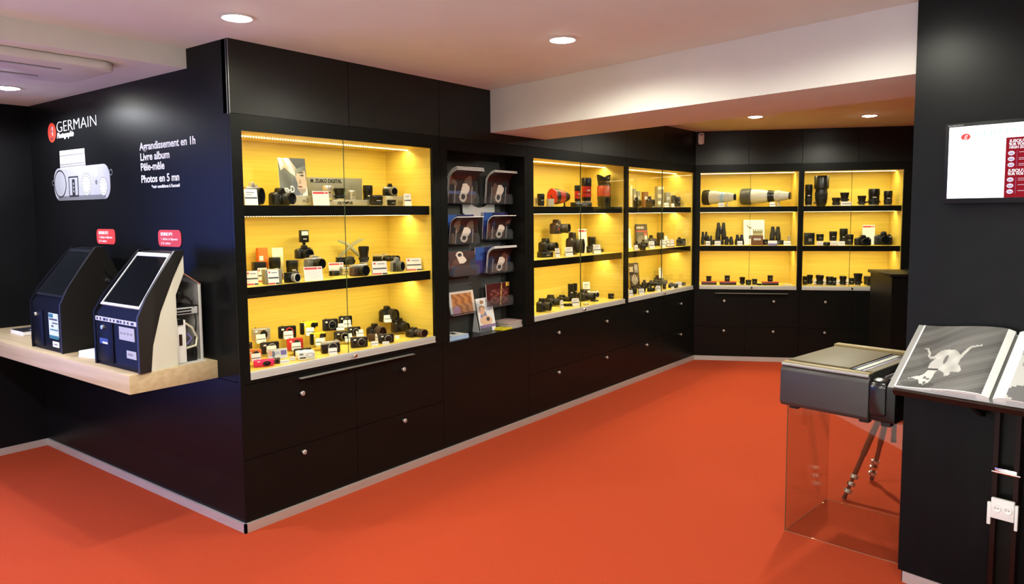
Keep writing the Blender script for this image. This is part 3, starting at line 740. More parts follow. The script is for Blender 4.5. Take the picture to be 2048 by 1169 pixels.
        for pts, rr_, mt in (([(w1 - .03, .275, .37), (w1 - .02, .31, .35), (w1 - .03, .345, .30), (w1 - .035, .33, .295)], .004, BLK), ([(w1 - .04, .27, .365), (w1 - .02, .33, .33), (w1 - .03, .355, .22), (w1 - .03, .345, .12), (w1 - .03, .34, .03)], .004, BLK),
                              ([(w1 - .02, .288, .215), (w1 - .015, .32, .19), (w1 - .03, .355, .13), (w1 - .015, .34, .09), (w1 - .02, .29, .08)], .006, cp), ([(w1 - .03, .30, .16), (w1 - .02, .32, .13), (w1 - .03, .30, .10)], .005, COLS['blue'])):
            b = MB(); b.tube(pts, rr_, mt, 8); b.build('cable', t)
        b = MB(); b.box(w1 - .06, w1 - .03, .30, .355, .006, .075, BLK, .004); b.build('adapter', t)
    else:
        b = MB(); b.box(.035, .165, .0065, .0098, .085, .225, pmat('leaflet_pale_blue', (.60, .72, .80), .5))
        for (a, c, z0, z1, mt) in ((.035, .165, .075, .095, 'teal'), (.04, .10, .20, .222, 'teal'), (.045, .155, .185, .195, 'dk'), (.07, .10, .145, .155, 'dk'), (.05, .16, .125, .132, 'teal'), (.085, .16, .165, .172, 'dk')):
            b.box(a, c, .0058, .0066, z0, z1, pmat('print_teal', (.03, .16, .20), .5) if mt == 'teal' else TAGBAR)
        b.build('sticker', t)
        b = MB(); b.box(.075, .16, .0065, .0098, .028, .060, PAPER); b.box(.09, .145, .0058, .0066, .040, .048, TXTG); b.build('maker_label', t)
        b = MB(); b.lathe([(0, .016), (.012, .016), (.014, 0)], CHROME, 14, Matrix.Translation((hw(.30) - .002, .30, .40)) @ Matrix.Rotation(PI/2, 4, 'Y')); b.build('side_lock', t)
        b = MB(); b.prism([(.24, .50), (.30, .44), (.36, .36), (.37, .34), (.31, .42), (.25, .488)], hw(.30), hw(.30) + .006, BLK, 'x'); b.build('side_flap', t)
kiosk(-1.333, -.425, .440, 'left dark photo kiosk with black screen bezel on the oak shelf', False)
kiosk(-.440, -.428, .496, 'right photo kiosk with silver screen frame and open rear housing', True)
stack('leaflet_stack', (-2.13, -.20, ZK), 0, .22, .22, .028, 'pile of booklets with dark cover at the left end of oak shelf', 'leaflets', BLK, PAPER, lambda u, v: (.02, .02, .025) if not (.55 < u < .85 and .3 < v < .6) else (.5, .5, .5), 4)
stack('leaflet_stack', (-.885, -.33, ZK), R(12), .15, .12, .034, 'small pile of white slips between the two kiosks', 'leaflets', PAPER, PAPER, None, 4)

# ------------------------------------------------------------------ air conditioner in the low ceiling, sensor
t = empty('air_conditioner', (-.82, -.80, 2.496), 0, 'white ceiling air conditioner panel above the kiosk area', 'air conditioner')
b = MB(); b.prism(rr(-.30, .30, -.50, .50, .09), -.045, 0, pmat('aircon_white', (.66, .64, .62), .5), 'z', .012); b.build('panel', t)
b = MB()
for x in (-.16, .13): b.box(x - .022, x + .022, -.32, .28, -.0465, -.0452, BLKR); b.box(x - .012, x + .018, -.32, .28, -.050, -.0466, LGREY)
b.build('louvre', t)
q = KC + EC * .055 + NC * .001
t = empty('motion_sensor', (q.x, q.y, 2.455), CA, 'small white motion sensor high in the inner corner', 'sensor')
b = MB(); b.prism(rr(-.033, .033, 0, .128, .022), -.04, -.0, WHT, 'y', .006); b.build('case', t)
b = MB(); b.box(-.02, .02, -.0425, -.040, .10, .108, BRWN); b.build('indicator_slot', t)
# dark counter at the far right before the end cases
t = empty('counter', (2.084, 5.479, 0), R(30), 'black counter block before the right end-wall case', 'counter')
b = MB(); b.box(.022, 1.2, .02, .6, 0, 1.072, LAM); b.build('body', t)
b = MB(); b.box(0, 1.22, 0, .62, 1.072, 1.10, LAM, .002); b.build('top', t)

# ------------------------------------------------------------------ wall screen
qD = lambda s, d, z: Vector(Dp(s, d, z))
p0 = qD(.145, -.006, 1.723)
t = empty('wall_screen', tuple(p0), DA, 'lit white shop screen with red panel, hung on black pillar wall', 'screen')
TW, TH = .575, .331
b = MB(); b.box(0, TW, -.05, 0, 0, TH, pmat('screen_frame_black', (.006, .006, .008), .5, spec=.2), .004); b.build('frame', t)
SW = emat('screen_white', (.93, .97, 1.0), 2.2); SR = emat('screen_red', (.30, .012, .022), 1.0); SRL = emat('screen_logo_red', (.85, .10, .09), 1.0); ST = emat('screen_text_white', (.95, .93, .97), 1.0); SG = emat('screen_text_pale', (.72, .86, .84), 1.0); SP = emat('screen_bubble', (.80, .74, .84), 1.0); SVI = emat('screen_violet', (.35, .25, .5), 1.0)
b = MB(); b.box(.016, TW - .016, -.0512, -.0502, .022, TH - .016, SW); b.build('display', t)
b = MB(); b.disc((.078, -.0516, .272), .0135, SRL, rx=.0175); b.build('logo_dot', t)
text('g', .03, ST, 'logo_letter', t, (.078, -.0518, .266), align='CENTER', ext=0, shear=.2)
text('GERMAIN', .036, SG, 'title_text', t, (.105, -.0516, .270), ext=0, width=.20); text('Photographie', .012, SG, 'subtitle_text', t, (.108, -.0516, .256), ext=0)
b = MB(); b.box(.222, TW - .02, -.0518, -.0514, .022, .258, SR); b.build('red_panel', t)
for s_, z, sz in (("JUSQU'À -30%", .238, .016), ('SUR VOS CAMÉRAS', .226, .013), ('HIGH ZOOM', .214, .013), ("JUSQU'À -30%", .122, .016), ('SUR VOS CAMÉRAS', .110, .013)):
    text(s_, sz, ST, 'panel_text', t, (.234, -.0522, z), ext=0, bold=.0006)
b = MB()
for z in (.196, .173, .150, .092, .068, .045): b.disc((.242, -.0522, z), .0088, SP, rx=.0115); b.box(.235, .249, -.0526, -.0523, z - .003, z + .001, SVI)
for z0, z1 in ((.142, .206), (.036, .102)): b.box(.2605, .2612, -.0525, -.0521, z0, z1, SVI)
for z in (.199, .176, .170, .153, .147, .096, .089, .071, .048): b.box(.268, .40, -.0525, -.0521, z - .0008, z + .0008, SP)
b.build('price_bubbles', t)
text('BUSINESS DISPLAY', .007, LGREY, 'bezel_text', t, (.012, -.0512, TH - .012), ext=0)

# ------------------------------------------------------------------ reading ledge and open book
def frame_from(o, xd, yd):
    zd = xd.cross(yd); m = Matrix((xd, yd, zd)).transposed().to_4x4(); m.translation = o; return m
th = R(36)
t = empty('reading_ledge', tuple(qD(.06, -.320, .962)), DA, 'dark sloped reading ledge on the pillar wall under the open book', 'ledge')
b = MB(); DKB = pmat('dark_brown_veneer', (.018, .007, .005), .4, spec=.2)
M = Matrix.Rotation(th, 4, 'X')
b.box(0.02, .95, 0, .36, -.018, 0, DKB, M=M); b.build('slope_board', t)
b = MB(); b.box(.02, .95, -.014, 0, -.018, .010, DKB, M=M); b.build('lip', t)
for x in (.25, .8):
    b = MB(); b.prism([(.03, -.0), (.300, .19), (.300, -.12), (.28, -.12)], x, x + .02, LAM, 'x'); b.build('bracket', t)
# book local frame: x along ledge, y up the slope, z off the slope
BW, BH = .345, .375
t = empty('open_book', (0, 0, 0), 0, 'open photo book with black and white dog picture on the ledge', 'book')
t.matrix_world = Matrix.Translation(qD(.085, -.320, .962)) @ Matrix.Rotation(DA, 4, 'Z') @ Matrix.Rotation(th, 4, 'X') @ Matrix.Translation((-.005, .006, .0015))
SPX = BW + .006
b = MB(); b.box(-.025, SPX - .004, -.004, BH + .006, 0, .004, pmat('book_cover_grey', (.30, .30, .29), .5)); b.box(SPX + .004, 2*SPX + .025, -.004, BH + .006, 0, .004, MATS['book_cover_grey']); b.box(SPX - .004, SPX + .004, -.004, BH + .006, 0, .003, MATS['book_cover_grey'])
b.build('cover', t)
def hump(u):  # height of page block across the left page, u 0 at fore edge, 1 at spine
    return .010 + .030 * (math.sin(min(1, u / .82) * PI / 2) ** 2) * (1 if u < .86 else max(.5, 1 - ((u - .86) / .14) ** 2 * .5))
def pages(side):
    b = MB(); n = 24
    for i in range(n):
        u0, u1 = i/n, (i+1)/n
        def X(u): return u * BW if side < 0 else 2*SPX - u * BW
        def Hh(u): return hump(u)
        q = [(X(u0), 0, .004), (X(u1), 0, .004), (X(u1), 0, Hh(u1)), (X(u0), 0, Hh(u0))]; b.face(q if side < 0 else q[::-1], PAPER)
        q = [(X(u0), BH, .004), (X(u1), BH, .004), (X(u1), BH, Hh(u1)), (X(u0), BH, Hh(u0))]; b.face(q[::-1] if side < 0 else q, PAPER)
    b.face([(X(0), 0, .004), (X(0), BH, .004), (X(0), BH, hump(0)), (X(0), 0, hump(0))], PAPER)
    for k in range(3): # dark page-edge lines
        z = .012 + k*.008
        for i in range(8, n - 3):
            u0, u1 = i/n, (i+1)/n
            if z < hump(u0) - .003: b.face([(X(u0), -.0006, z), (X(u1), -.0006, z), (X(u1), -.0006, z + .0015), (X(u0), -.0006, z + .0015)], BLK)
    return b.build('page_block', t)
pages(-1); pages(1)
DOG = [(.14, .62), (.20, .62), (.24, .56), (.26, .50), (.30, .50), (.33, .55), (.37, .60), (.44, .62), (.52, .61), (.57, .58), (.60, .53), (.63, .60), (.68, .68), (.80, .71), (.80, .695), (.70, .655), (.665, .58), (.63, .47), (.62, .40), (.66, .36), (.69, .30), (.66, .27), (.58, .28), (.57, .22), (.53, .20), (.50, .26), (.42, .30), (.38, .34), (.36, .44), (.33, .47), (.28, .455), (.235, .485), (.22, .545), (.19, .60)]
HEAD = [(.10, .135), (.16, .150), (.24, .135), (.28, .075), (.33, .065), (.38, .10), (.40, .18), (.40, .26), (.36, .28), (.30, .26), (.26, .20), (.18, .175)]
def fn_dog(u, v):
    if u > .93 or u < .018 or v < .012: return (.80, .82, .80)
    u2 = u / .93
    if inpoly(u2, v, HEAD):
        if ell(u2, v, .31, .17, .02, .02) or ell(u2, v, .35, .15, .02, .015) or ell(u2, v, .33, .095, .02, .02): return (.12, .12, .12)
        return (.60, .60, .57)
    if inpoly(u2, v, [(.33, .47), (.29, .38), (.30, .26), (.40, .24), (.43, .32), (.42, .46)]):
        if v < .31: return (.05, .05, .05) if v > .285 else (.5, .5, .48)
        return (.50, .50, .48)
    if inpoly(u2, v, DOG):
        s = .50 + .09 * math.sin(u2*30)*math.sin(v*24)
        if ell(u2, v, .46, .46, .02, .07): s = .15
        return (s, s, s*.95)
    q = v - u2*.55
    g = .11 + .016 * math.sin(q * 47 + math.sin(u2*9)) + .025 * math.sin(q * 17 + 1) + .012 * math.sin(q * 131) + .05 * max(0, math.sin(u2*4 - 1))
    if ell(u2, v, .26, .06, .2, .05): g *= .6
    return (g, g, g*.96)
def fn_right(u, v):
    if u < .12: return (.80, .82, .80)
    if v > .62: g = .10 + .25 * (int(v*24) % 2); return (g, g, g)
    if ell(u, v, .5, .5, .35, .1): return (.30, .30, .29)
    if v < .25 and ell(u, v, .6, .1, .5, .16): return (.16, .16, .16)
    return (.55, .56, .54)
picture('left_page', BW, BH, 110, 80, fn_dog, t, warp=lambda u, v: (u*BW, v*BH, hump(u) + .0012))
picture('right_page', BW, BH, 50, 40, fn_right, t, warp=lambda u, v: (2*SPX - (1-u)*BW, v*BH, hump(1-u) + .0012))

# sockets and post on the pillar wall, below the ledge
t = empty('display_post', tuple(qD(.372, -.006, .10)), DA, 'glossy dark brown post pair at the right edge below the ledge', 'post')
DKG = pmat('dark_brown_gloss', (.014, .004, .003), .28, spec=.15)
one('upright', DKG, t, (0, .018, -.05, 0, 0, .82)); one('upright', DKG, t, (.075, .093, -.05, 0, 0, .82)); one('back_strip', LAM, t, (.018, .075, -.02, 0, 0, .82))
b = MB(); b.box(.010, .088, -.058, -.050, .525, .548, CHROME, .002); b.tube([(.0, -.056, .53), (.1, -.056, .53)], .004, CHROME); b.build('chrome_catch', t)
t = empty('power_socket', tuple(qD(.372, -.062, .44)), DA, 'white double power socket on the brown post pair', 'power socket')
b = MB(); b.box(.006, .088, -.016, 0, 0, .085, WHT, .003); b.build('box', t)
b = MB()
for x in (.028, .066): b.lathe([(.016, 0), (.015, .004), (.012, .004), (.012, .001), (0, .001)], PAPER, 18, Matrix.Translation((x, -.016, .045)) @ Matrix.Rotation(PI/2, 4, 'X'))
for x in (.023, .033, .061, .071): b.disc((x, -.0185, .045), .0022, BLK, seg=10)
b.build('outlet', t)
one('bracket', WHT, t, (-.008, .0055, -.012, 0, -.032, .062), bev=.002); one('bracket', WHT, t, (.0885, .10, -.012, 0, -.032, .072), bev=.002)

# ------------------------------------------------------------------ glass plinth, printer, tripod
PA = R(-10.2)
t = empty('glass_plinth', (2.300, 1.734, 0), R(-6), 'clear glass box plinth standing on red carpet under the printer', 'plinth')
PWd, PDp, PH = .56, .585, .690
one('front_panel', PLG, t, (0, PWd, 0, .008, .001, PH - .009))
one('back_panel', PLG, t, (0, PWd, PDp - .008, PDp, .001, PH - .009))
b = MB(); b.box(0, .008, .0085, PDp - .0085, .001, PH - .009, PLG); b.box(-.0006, .0024, -.0006, .0024, .001, PH - .009, GEDGE); b.build('side_panel', t)
one('side_panel', PLG, t, (PWd - .008, PWd, .0085, PDp - .0085, .001, PH - .009))
one('top_panel', PLG, t, (0, PWd, 0, PDp, PH - .0085, PH))
GE2 = pmat('pale_glass_edge', (.36, .20, .13), .4); b = MB(); b.box(0, PWd, -.001, .0, 0.0, .0018, GE2); b.box(-.001, 0, 0, PDp, 0.0, .0018, GE2); b.box(0, PWd, PDp, PDp + .001, 0, .0018, GE2); b.build('edge_line', t)

t = empty('photo_printer', (2.297, 1.610, PH), PA, 'large grey photo printer standing on the glass plinth', 'printer')
GP = pmat('printer_dark_grey', (.042, .037, .037), .42, noise=((.037, .033, .033), (300, 300, 300))); TP = pmat('printer_top_champagne', (.26, .20, .085), .5, spec=.2); LP = pmat('printer_lid_taupe', (.125, .10, .052), .55, spec=.2); LT = pmat('printer_lip_light', (.34, .34, .34), .35)
PWW, PDD, PHH = .555, .68, .262
b = MB()
b.prism([(0, .040), (.012, .022), (.05, .018), (.63, .018), (PDD, .03), (PDD, .235), (.62, .245), (.05, .238), (.018, .226), (.002, .205)], .0, .438, GP, 'x', .004)
b.build('body', t)
b = MB(); b.prism([(.01, .03), (.05, .022), (.63, .022), (PDD - .01, .03), (PDD - .01, .19), (.62, .20), (.3, .19), (.05, .215), (.012, .20)], .4385, PWW, BLK, 'x', .012)
b.build('right_end', t)
b = MB(); b.prism([(.0, .060), (.06, .03), (.10, .03), (.10, .222), (.05, .226), (.012, .214), (.0, .19)], .440, .515, pmat('printer_black_gloss', (.010, .010, .011), .2), 'x', .010); b.build('front_pillar', t)
# light rolled lip, top rails, lid
b = MB(); b.box(.003, .436, .012, .052, .2385, .2465, TP, .003); b.tube([(.004, .013, .234), (.434, .013, .234)], .0085, LT, 10); b.build('front_rail', t)
b = MB(); b.box(.003, .46, .60, .655, .240, .262, TP, .004); b.build('rear_rail', t)
b = MB(); b.box(.012, .325, .066, .585, .2405, .2515, LP, .003); d = b.build('lid', t)
text('PRO', .02, TXTG, 'emblem', d, (.16, .36, .2518), flat=True, ext=.0003)
b = MB()
b.box(.328, .436, .060, .595, .2392, .2430, BLK); b.box(.330, .338, .07, .585, .2431, .2475, pmat('tray_blue', (.03, .035, .12), .3)); b.box(.345, .372, .07, .56, .2431, .2470, pmat('tray_grey', (.33, .36, .33), .35)); b.box(.376, .392, .07, .5, .2431, .2455, pmat('tray_violet', (.12, .10, .22), .35)); b.box(.396, .432, .07, .585, .2431, .2462, LP)
b.build('paper_tray', t)
b = MB(); b.box(.44, .552, .10, .60, .2, .212, BLK, .004); b.box(.45, .50, .56, .60, .212, .232, pmat('hinge_blue_grey', (.09, .11, .13), .3), .003); b.tube([(.46, .14, .214), (.50, .30, .235), (.47, .45, .22)], .006, GREY); b.tube([(.50, .12, .214), (.53, .25, .23), (.51, .42, .218)], .004, BLK); b.build('ink_bay', t)
b = MB(); b.box(.515, .5165, .02, .03, .075, .085, LGREY); b.build('badge', t)
for (x, y) in ((.05, .07), (.40, .07), (.50, .07), (.05, .60), (.50, .60)):
    one('foot', BLKR, t, (x - .022, x + .022, y - .022, y + .022, .0005, .021), bev=.003)

t = empty('tripod', (2.66, 2.58, 0), 0, 'brown camera tripod standing behind the glass plinth', 'tripod')
TB = pmat('tripod_brown', (.085, .036, .018), .55, spec=.2); apex = Vector((0, 0, .70))
feet = [Vector((2.445 - 2.66, 2.360 - 2.58, .004)), Vector((2.505 - 2.66, 2.80 - 2.58, .004)), Vector((.29, .06, .004))]
for fpos in feet:
    b = MB(); top = apex + (fpos - apex) * .06; dirv = (fpos - top)
    P_ = lambda s_: top + dirv * s_
    b.tube([P_(0), P_(.60)], .0165, TB, 12); b.tube([P_(.58), P_(.80)], .0135, TB, 12); b.tube([P_(.80), P_(.99)], .010, TB, 10)
    g = b.build('leg', t)
    b = MB(); zd = dirv.normalized(); 
    for s_ in (.79, .855, .92):
        q = zd.to_track_quat('Z', 'Y').to_matrix().to_4x4(); q.translation = P_(s_)
        b.lathe([(.012, -.010), (.020, -.010), (.020, .010), (.012, .010)], SILV if s_ != .855 else CHROME, 14, q)
        b.box(.014, .030, -.010, .010, -.014, .012, SILV, .003, M=q)
    b.build('clamp', g)
    b = MB(); q = zd.to_track_quat('Z', 'Y').to_matrix().to_4x4(); q.translation = P_(.985); b.lathe([(.010, -.02), (.013, -.005), (.012, .006), (0, .009)], BLKR, 12, q); b.build('foot_pad', g)
b = MB(); b.tube([(0, 0, .34), (0, 0, .685)], .014, TB, 12); b.lathe([(.0, .335), (.016, .335), (.016, .35)], BLKR, 12); b.build('centre_column', t)
b = MB(); b.lathe([(.02, .64), (.045, .655), (.045, .685), (.02, .70)], BLK, 16); b.build('shoulder', t)
b = MB(); b.lathe([(.02, .0), (.03, .005), (.03, .015), (0, .02)], BLK, 14, Matrix.Translation((0, 0, .70))); b.build('head', t)
b = MB(); b.tube([(.02, 0, .46), (.17, 0, .68)], .010, TB, 10); b.build('brace', t)

# unseen white counter added behind the photographer to bounce the rear lights upward
t = empty('bounce_counter', (2.4, -4.3, 0), 0, 'added white bounce counter behind the photographer', 'counter')
one('body', WHT, t, (0, 1.9, 0, .6, 0, .96)); one('top', WHT, t, (-.03, 1.93, -.03, .63, .96, 1.0))

ITEMS = [
('mirrorless', 'silver', -0.13, 0.207, 1.753, 10.0, 0.809, 0.809, 1.538, 'silver-topped camera with lens pointing right, far left end, top shelf, kiosk-side case', 1, 0, 0),
('tag', 'stripe', -0.07, 0.152, 1.753, -16.6, 1.386, 1, 1.754, 'price tag leaning on the silver-topped camera, top shelf, kiosk-side case', 1, 0, 0),
('dslr', 'black', -0.128, 0.378, 1.753, 12.0, 0.888, 0.888, 0.946, "black reflex camera with large lens, left of the man's poster, top shelf, kiosk-side case", 1, 0, 0),
('poster', 'man', -0.24, 0.556, 1.753, -12.7, 0.851, 1.0, 1.026, 'tall poster of a man adjusting his hat, letters OM-D, top shelf, kiosk-side case', 1, 0, 0),
('signblock', 'omd', -0.2, 0.563, 1.753, -12.8, 0.378, 1.0, 1.494, "low silver block lettered m-D under the man's poster, top shelf, kiosk-side case", 1, 0, 0),
('backboard', 'zuiko', -0.33, 0.932, 1.753, -11.7, 1.273, 1.0, 1.514, 'grey backboard lettered M. ZUIKO DIGITAL, top shelf, kiosk-side case', 1, 0, 0),
('signblock', 'olympus', -0.23, 0.896, 1.753, -11.9, 1.229, 1.0, 0.967, 'long silver step lettered OLYMPUS before the grey backboard, top shelf, kiosk-side case', 1, 0, 0),
('card', 'red', -0.1, 0.64, 1.753, -19.0, 0.993, 1.0, 0.622, 'white info card with red heading, before the silver step, top shelf, kiosk-side case', 1, 0, 0),
('lens', 'silver', -0.23, 0.792, 1.7917, -19.3, 0.895, 0.895, 0.867, 'tall silver lens at left on the silver step, top shelf, kiosk-side case', 1, 0, 0),
('lens', 'hood', -0.23, 0.882, 1.7917, -19.7, 0.984, 0.984, 0.72, 'black wide-hood lens standing centre on the silver step, top shelf, kiosk-side case', 1, 0, 0),
('lens', 'silver', -0.23, 0.981, 1.7917, -20.1, 0.667, 0.667, 0.614, 'short silver lens at right on the silver step, top shelf, kiosk-side case', 1, 0, 0),
('lens', 'black', -0.3, 1.177, 1.753, -20.7, 0.874, 0.874, 1.39, 'tall black lens right of the grey backboard, top shelf, kiosk-side case', 1, 0, 0),
('lens', 'black', -0.13, 1.098, 1.753, -21.1, 1.137, 1.137, 0.678, 'squat black lens in front of tall black lens, top shelf, kiosk-side case', 1, 0, 0),
('signblock', 'plain', -0.26, 1.37, 1.753, -13.0, 0.503, 1.0, 1.744, 'pale step block carrying the silver and black camera, top shelf, kiosk-side case', 1, 0, 0),
('mirrorless', 'classic', -0.26, 1.349, 1.8228, -13.0, 0.849, 0.849, 0.919, 'silver and black camera with viewfinder on pale block, top shelf, kiosk-side case', 1, 0, 0),
('lens', 'black', -0.1, 1.202, 1.753, -21.6, 0.821, 0.821, 0.394, 'small black lens before the pale step block, top shelf, kiosk-side case', 1, 0, 0),
('tag', 'stripe', -0.12, 1.374, 1.753, -22.3, 0.995, 1, 1.701, 'narrow price tag at the right end, top shelf, kiosk-side case', 1, 0, 0),
('mirrorless', 'white', -0.3, 0.277, 1.313, 1.7, 0.361, 0.361, 0.685, 'white camera mostly hidden at the left end, middle shelf, kiosk-side case', 1, 1, 0),
('tag', 'redfoot', -0.131, 0.18, 1.313, -19.8, 1.215, 1, 1.604, 'front price tag at the left end, middle shelf, kiosk-side case', 1, 1, 0),
('box', 'black', -0.37, 0.38, 1.313, -13.4, 0.704, 0.704, 1.096, 'flat black box behind the left price tags, middle shelf, kiosk-side case', 1, 1, 0),
('box', 'orange', -0.41, 0.43, 1.313, -13.5, 0.586, 0.586, 1.908, 'orange-red product box at the back, middle shelf, kiosk-side case', 1, 1, 0),
('photo', 'sun', -0.37, 0.515, 1.313, -13.8, 0.675, 1.0, 2.717, 'pale photo card beside the orange-red box, middle shelf, kiosk-side case', 1, 1, 0),
('lens', 'black', -0.34, 0.468, 1.313, -17.3, 0.928, 0.928, 1.338, 'black lens before the orange-red box, middle shelf, kiosk-side case', 1, 1, 0),
('tag', 'redfoot', -0.25, 0.326, 1.313, -20.2, 1.039, 1, 1.663, 'small price tag behind the left grey box, middle shelf, kiosk-side case', 1, 1, 0),
('box', 'grey', -0.116, 0.293, 1.313, -17.2, 0.946, 0.946, 0.818, 'grey camera box with a price tag in front, middle shelf, kiosk-side case', 1, 1, 0),
('tag', 'redfoot', -0.065, 0.27, 1.313, -20.7, 1.18, 1, 1.672, 'price tag before the grey camera box, middle shelf, kiosk-side case', 1, 1, 0),
('lens', 'black', -0.3, 0.562, 1.313, -17.9, 0.972, 0.972, 1.119, 'black lens left of the flash camera, middle shelf, kiosk-side case', 1, 1, 0),
('mirrorless', 'whitelens', -0.085, 0.411, 1.313, 1.4, 0.753, 0.753, 0.877, 'black camera with white lens near the front edge, middle shelf, kiosk-side case', 1, 1, 0),
('flashcam', 'black', -0.36, 0.701, 1.4261, -16.5, 0.795, 0.795, 0.802, 'black reflex camera with tall flash unit on top, middle shelf, kiosk-side case', 1, 1, 'clear block under black reflex camera with tall flash unit on top, kiosk-side case'),
('mirrorless', 'chrome', -0.24, 0.685, 1.3678, 4.3, 0.994, 0.994, 1.025, 'chrome-topped camera with wide zoom lens, before the flash camera, middle shelf, kiosk-side case', 1, 1, 'clear block under chrome-topped camera with wide zoom lens, kiosk-side case'),
('card', 'red', -0.063, 0.54, 1.313, -22.4, 1.079, 1.0, 0.593, 'larger white card with red heading, left of centre, middle shelf, kiosk-side case', 1, 1, 0),
('card', 'red', -0.27, 0.877, 1.313, -23.4, 0.966, 1.0, 0.577, 'smaller white card with red heading, centre, middle shelf, kiosk-side case', 1, 1, 0),
('box', 'clear', -0.17, 0.735, 1.313, -23.1, 0.466, 0.466, 0.511, 'clear acrylic cube right of larger red-headed card, middle shelf, kiosk-side case', 1, 1, 0),
('lens', 'cap', -0.263, 0.849, 1.313, -19.4, 0.847, 0.847, 0.305, 'black lens cap lying before the centre card, middle shelf, kiosk-side case', 1, 1, 0),
('lens', 'silver', -0.242, 0.917, 1.313, -19.8, 0.889, 0.889, 0.526, 'silver pancake lens near the centre, middle shelf, kiosk-side case', 1, 1, 0),
('xletter', 'white', -0.39, 1.097, 1.4162, -12.0, 1.004, 1.004, 0.978, 'large pale X sculpture against the back, middle shelf, kiosk-side case', 1, 1, 'clear block under large pale X sculpture against the back, kiosk-side case'),
('mirrorless', 'black', -0.33, 1.007, 1.37, -8.0, 1.03, 1.03, 0.745, 'wide black camera under the X sculpture, middle shelf, kiosk-side case', 1, 1, 'clear block under wide black camera under the X sculpture, kiosk-side case'),
('lens', 'hood', -0.3, 1.129, 1.3704, -20.5, 0.953, 0.953, 1.168, 'tall black lens right of the X sculpture, middle shelf, kiosk-side case', 1, 1, 'clear block under tall black lens right of the X sculpture, kiosk-side case'),
('mirrorless', 'retro', -0.107, 0.93, 1.313, -1.1, 1.02, 1.02, 1.078, 'retro silver and brown camera near the front edge, middle shelf, kiosk-side case', 1, 1, 0),
('tag', 'redfoot', -0.062, 1.055, 1.313, -25.4, 1.906, 1, 1.75, 'price tag right of the retro camera, middle shelf, kiosk-side case', 1, 1, 0),
('mirrorless', 'longlens', -0.32, 1.32, 1.3723, 14.3, 1.175, 1.175, 0.728, 'silver camera with long black lens at back right, middle shelf, kiosk-side case', 1, 1, 'clear block under silver camera with long black lens at back right, kiosk-side case'),
('dslr', 'grey', -0.17, 1.306, 1.313, -3.7, 0.603, 0.603, 0.909, 'grey camera between two price tags, middle shelf, kiosk-side case', 1, 1, 0),
('tag', 'redfoot', -0.12, 1.42, 1.313, -26.9, 2.133, 1, 1.726, 'price tag at the right end, middle shelf, kiosk-side case', 1, 1, 0),
('compact', 'silver', -0.36, 0.374, 0.9528, -20.1, 1.075, 1.075, 1.298, 'silver compact camera at back left, case floor, kiosk-side case', 1, 2, 'clear block under silver compact camera at back left, kiosk-side case'),
('tag', 'small', -0.33, 0.353, 0.9437, -20.1, 1.086, 1, 1.035, 'price tag of the silver compact camera, case floor, kiosk-side case', 1, 2, 'clear block under price tag of the silver compact camera, kiosk-side case'),
('compact', 'blackred', -0.36, 0.557, 0.9403, -21.2, 1.08, 1.08, 1.321, 'black compact camera with red lens ring, back row, case floor, kiosk-side case', 1, 2, 'clear block under black compact camera with red lens ring, kiosk-side case'),
('tag', 'small', -0.33, 0.544, 0.9426, -21.2, 1.097, 0.948, 0.948, 'price tag of the red-ringed compact camera, case floor, kiosk-side case', 1, 2, 'clear block under price tag of the red-ringed compact camera, kiosk-side case'),
('compact', 'yellow', -0.36, 0.72, 0.9418, -22.1, 1.085, 1.085, 1.432, 'yellow compact camera in the back row, case floor, kiosk-side case', 1, 2, 'clear block under yellow compact camera in the back row, kiosk-side case'),
('tag', 'small', -0.33, 0.705, 0.9416, -22.2, 1.012, 0.987, 0.987, 'price tag of the rear yellow camera, case floor, kiosk-side case', 1, 2, 'clear block under price tag of the rear yellow camera, kiosk-side case'),
('compact', 'black', -0.36, 0.887, 0.9442, -23.1, 1.005, 1.005, 1.331, 'black compact camera right of rear yellow camera, case floor, kiosk-side case', 1, 2, 'clear block under black compact camera right of rear yellow camera, kiosk-side case'),
('tag', 'small', -0.33, 0.942, 0.9449, -23.5, 1.048, 0.842, 0.842, 'price tag of the back centre black compact, case floor, kiosk-side case', 1, 2, 'clear block under price tag of the back centre black compact, kiosk-side case'),
('compact', 'black', -0.4, 1.045, 0.9516, -23.8, 0.909, 0.909, 1.18, 'black compact camera behind the centre glass edge, case floor, kiosk-side case', 1, 2, 'clear block under black compact camera behind the centre glass edge, kiosk-side case'),
('tag', 'small', -0.37, 1.036, 0.9486, -23.8, 0.985, 0.94, 0.94, 'price tag behind the centre glass edge, case floor, kiosk-side case', 1, 2, 'clear block under price tag behind the centre glass edge, kiosk-side case'),
('bridge', 'black', -0.36, 1.387, 0.9451, -8.6, 0.827, 0.827, 1.215, 'large black bridge camera, highest at the right, case floor, kiosk-side case', 1, 2, 'clear block under large black bridge camera, kiosk-side case'),
('tag', 'small', -0.3, 1.335, 0.9516, -25.7, 1.006, 0.977, 0.977, 'price tag of the highest bridge camera, case floor, kiosk-side case', 1, 2, 'clear block under price tag of the highest bridge camera, kiosk-side case'),
('dslr', 'retro', -0.27, 1.415, 0.8757, -4.4, 0.791, 0.791, 0.953, 'black retro camera below the highest bridge camera, case floor, kiosk-side case', 1, 2, 'clear block under black retro camera below the highest bridge camera, kiosk-side case'),
('bridge', 'brown', -0.11, 1.4, 0.862, 0.0, 0.844, 0.844, 0.695, 'brown bridge camera with big lens, front right corner, case floor, kiosk-side case', 1, 2, 0),
('tag', 'small', -0.14, 1.266, 0.862, -26.1, 0.608, 0.415, 0.415, 'price tag left of the brown bridge camera, case floor, kiosk-side case', 1, 2, 0),
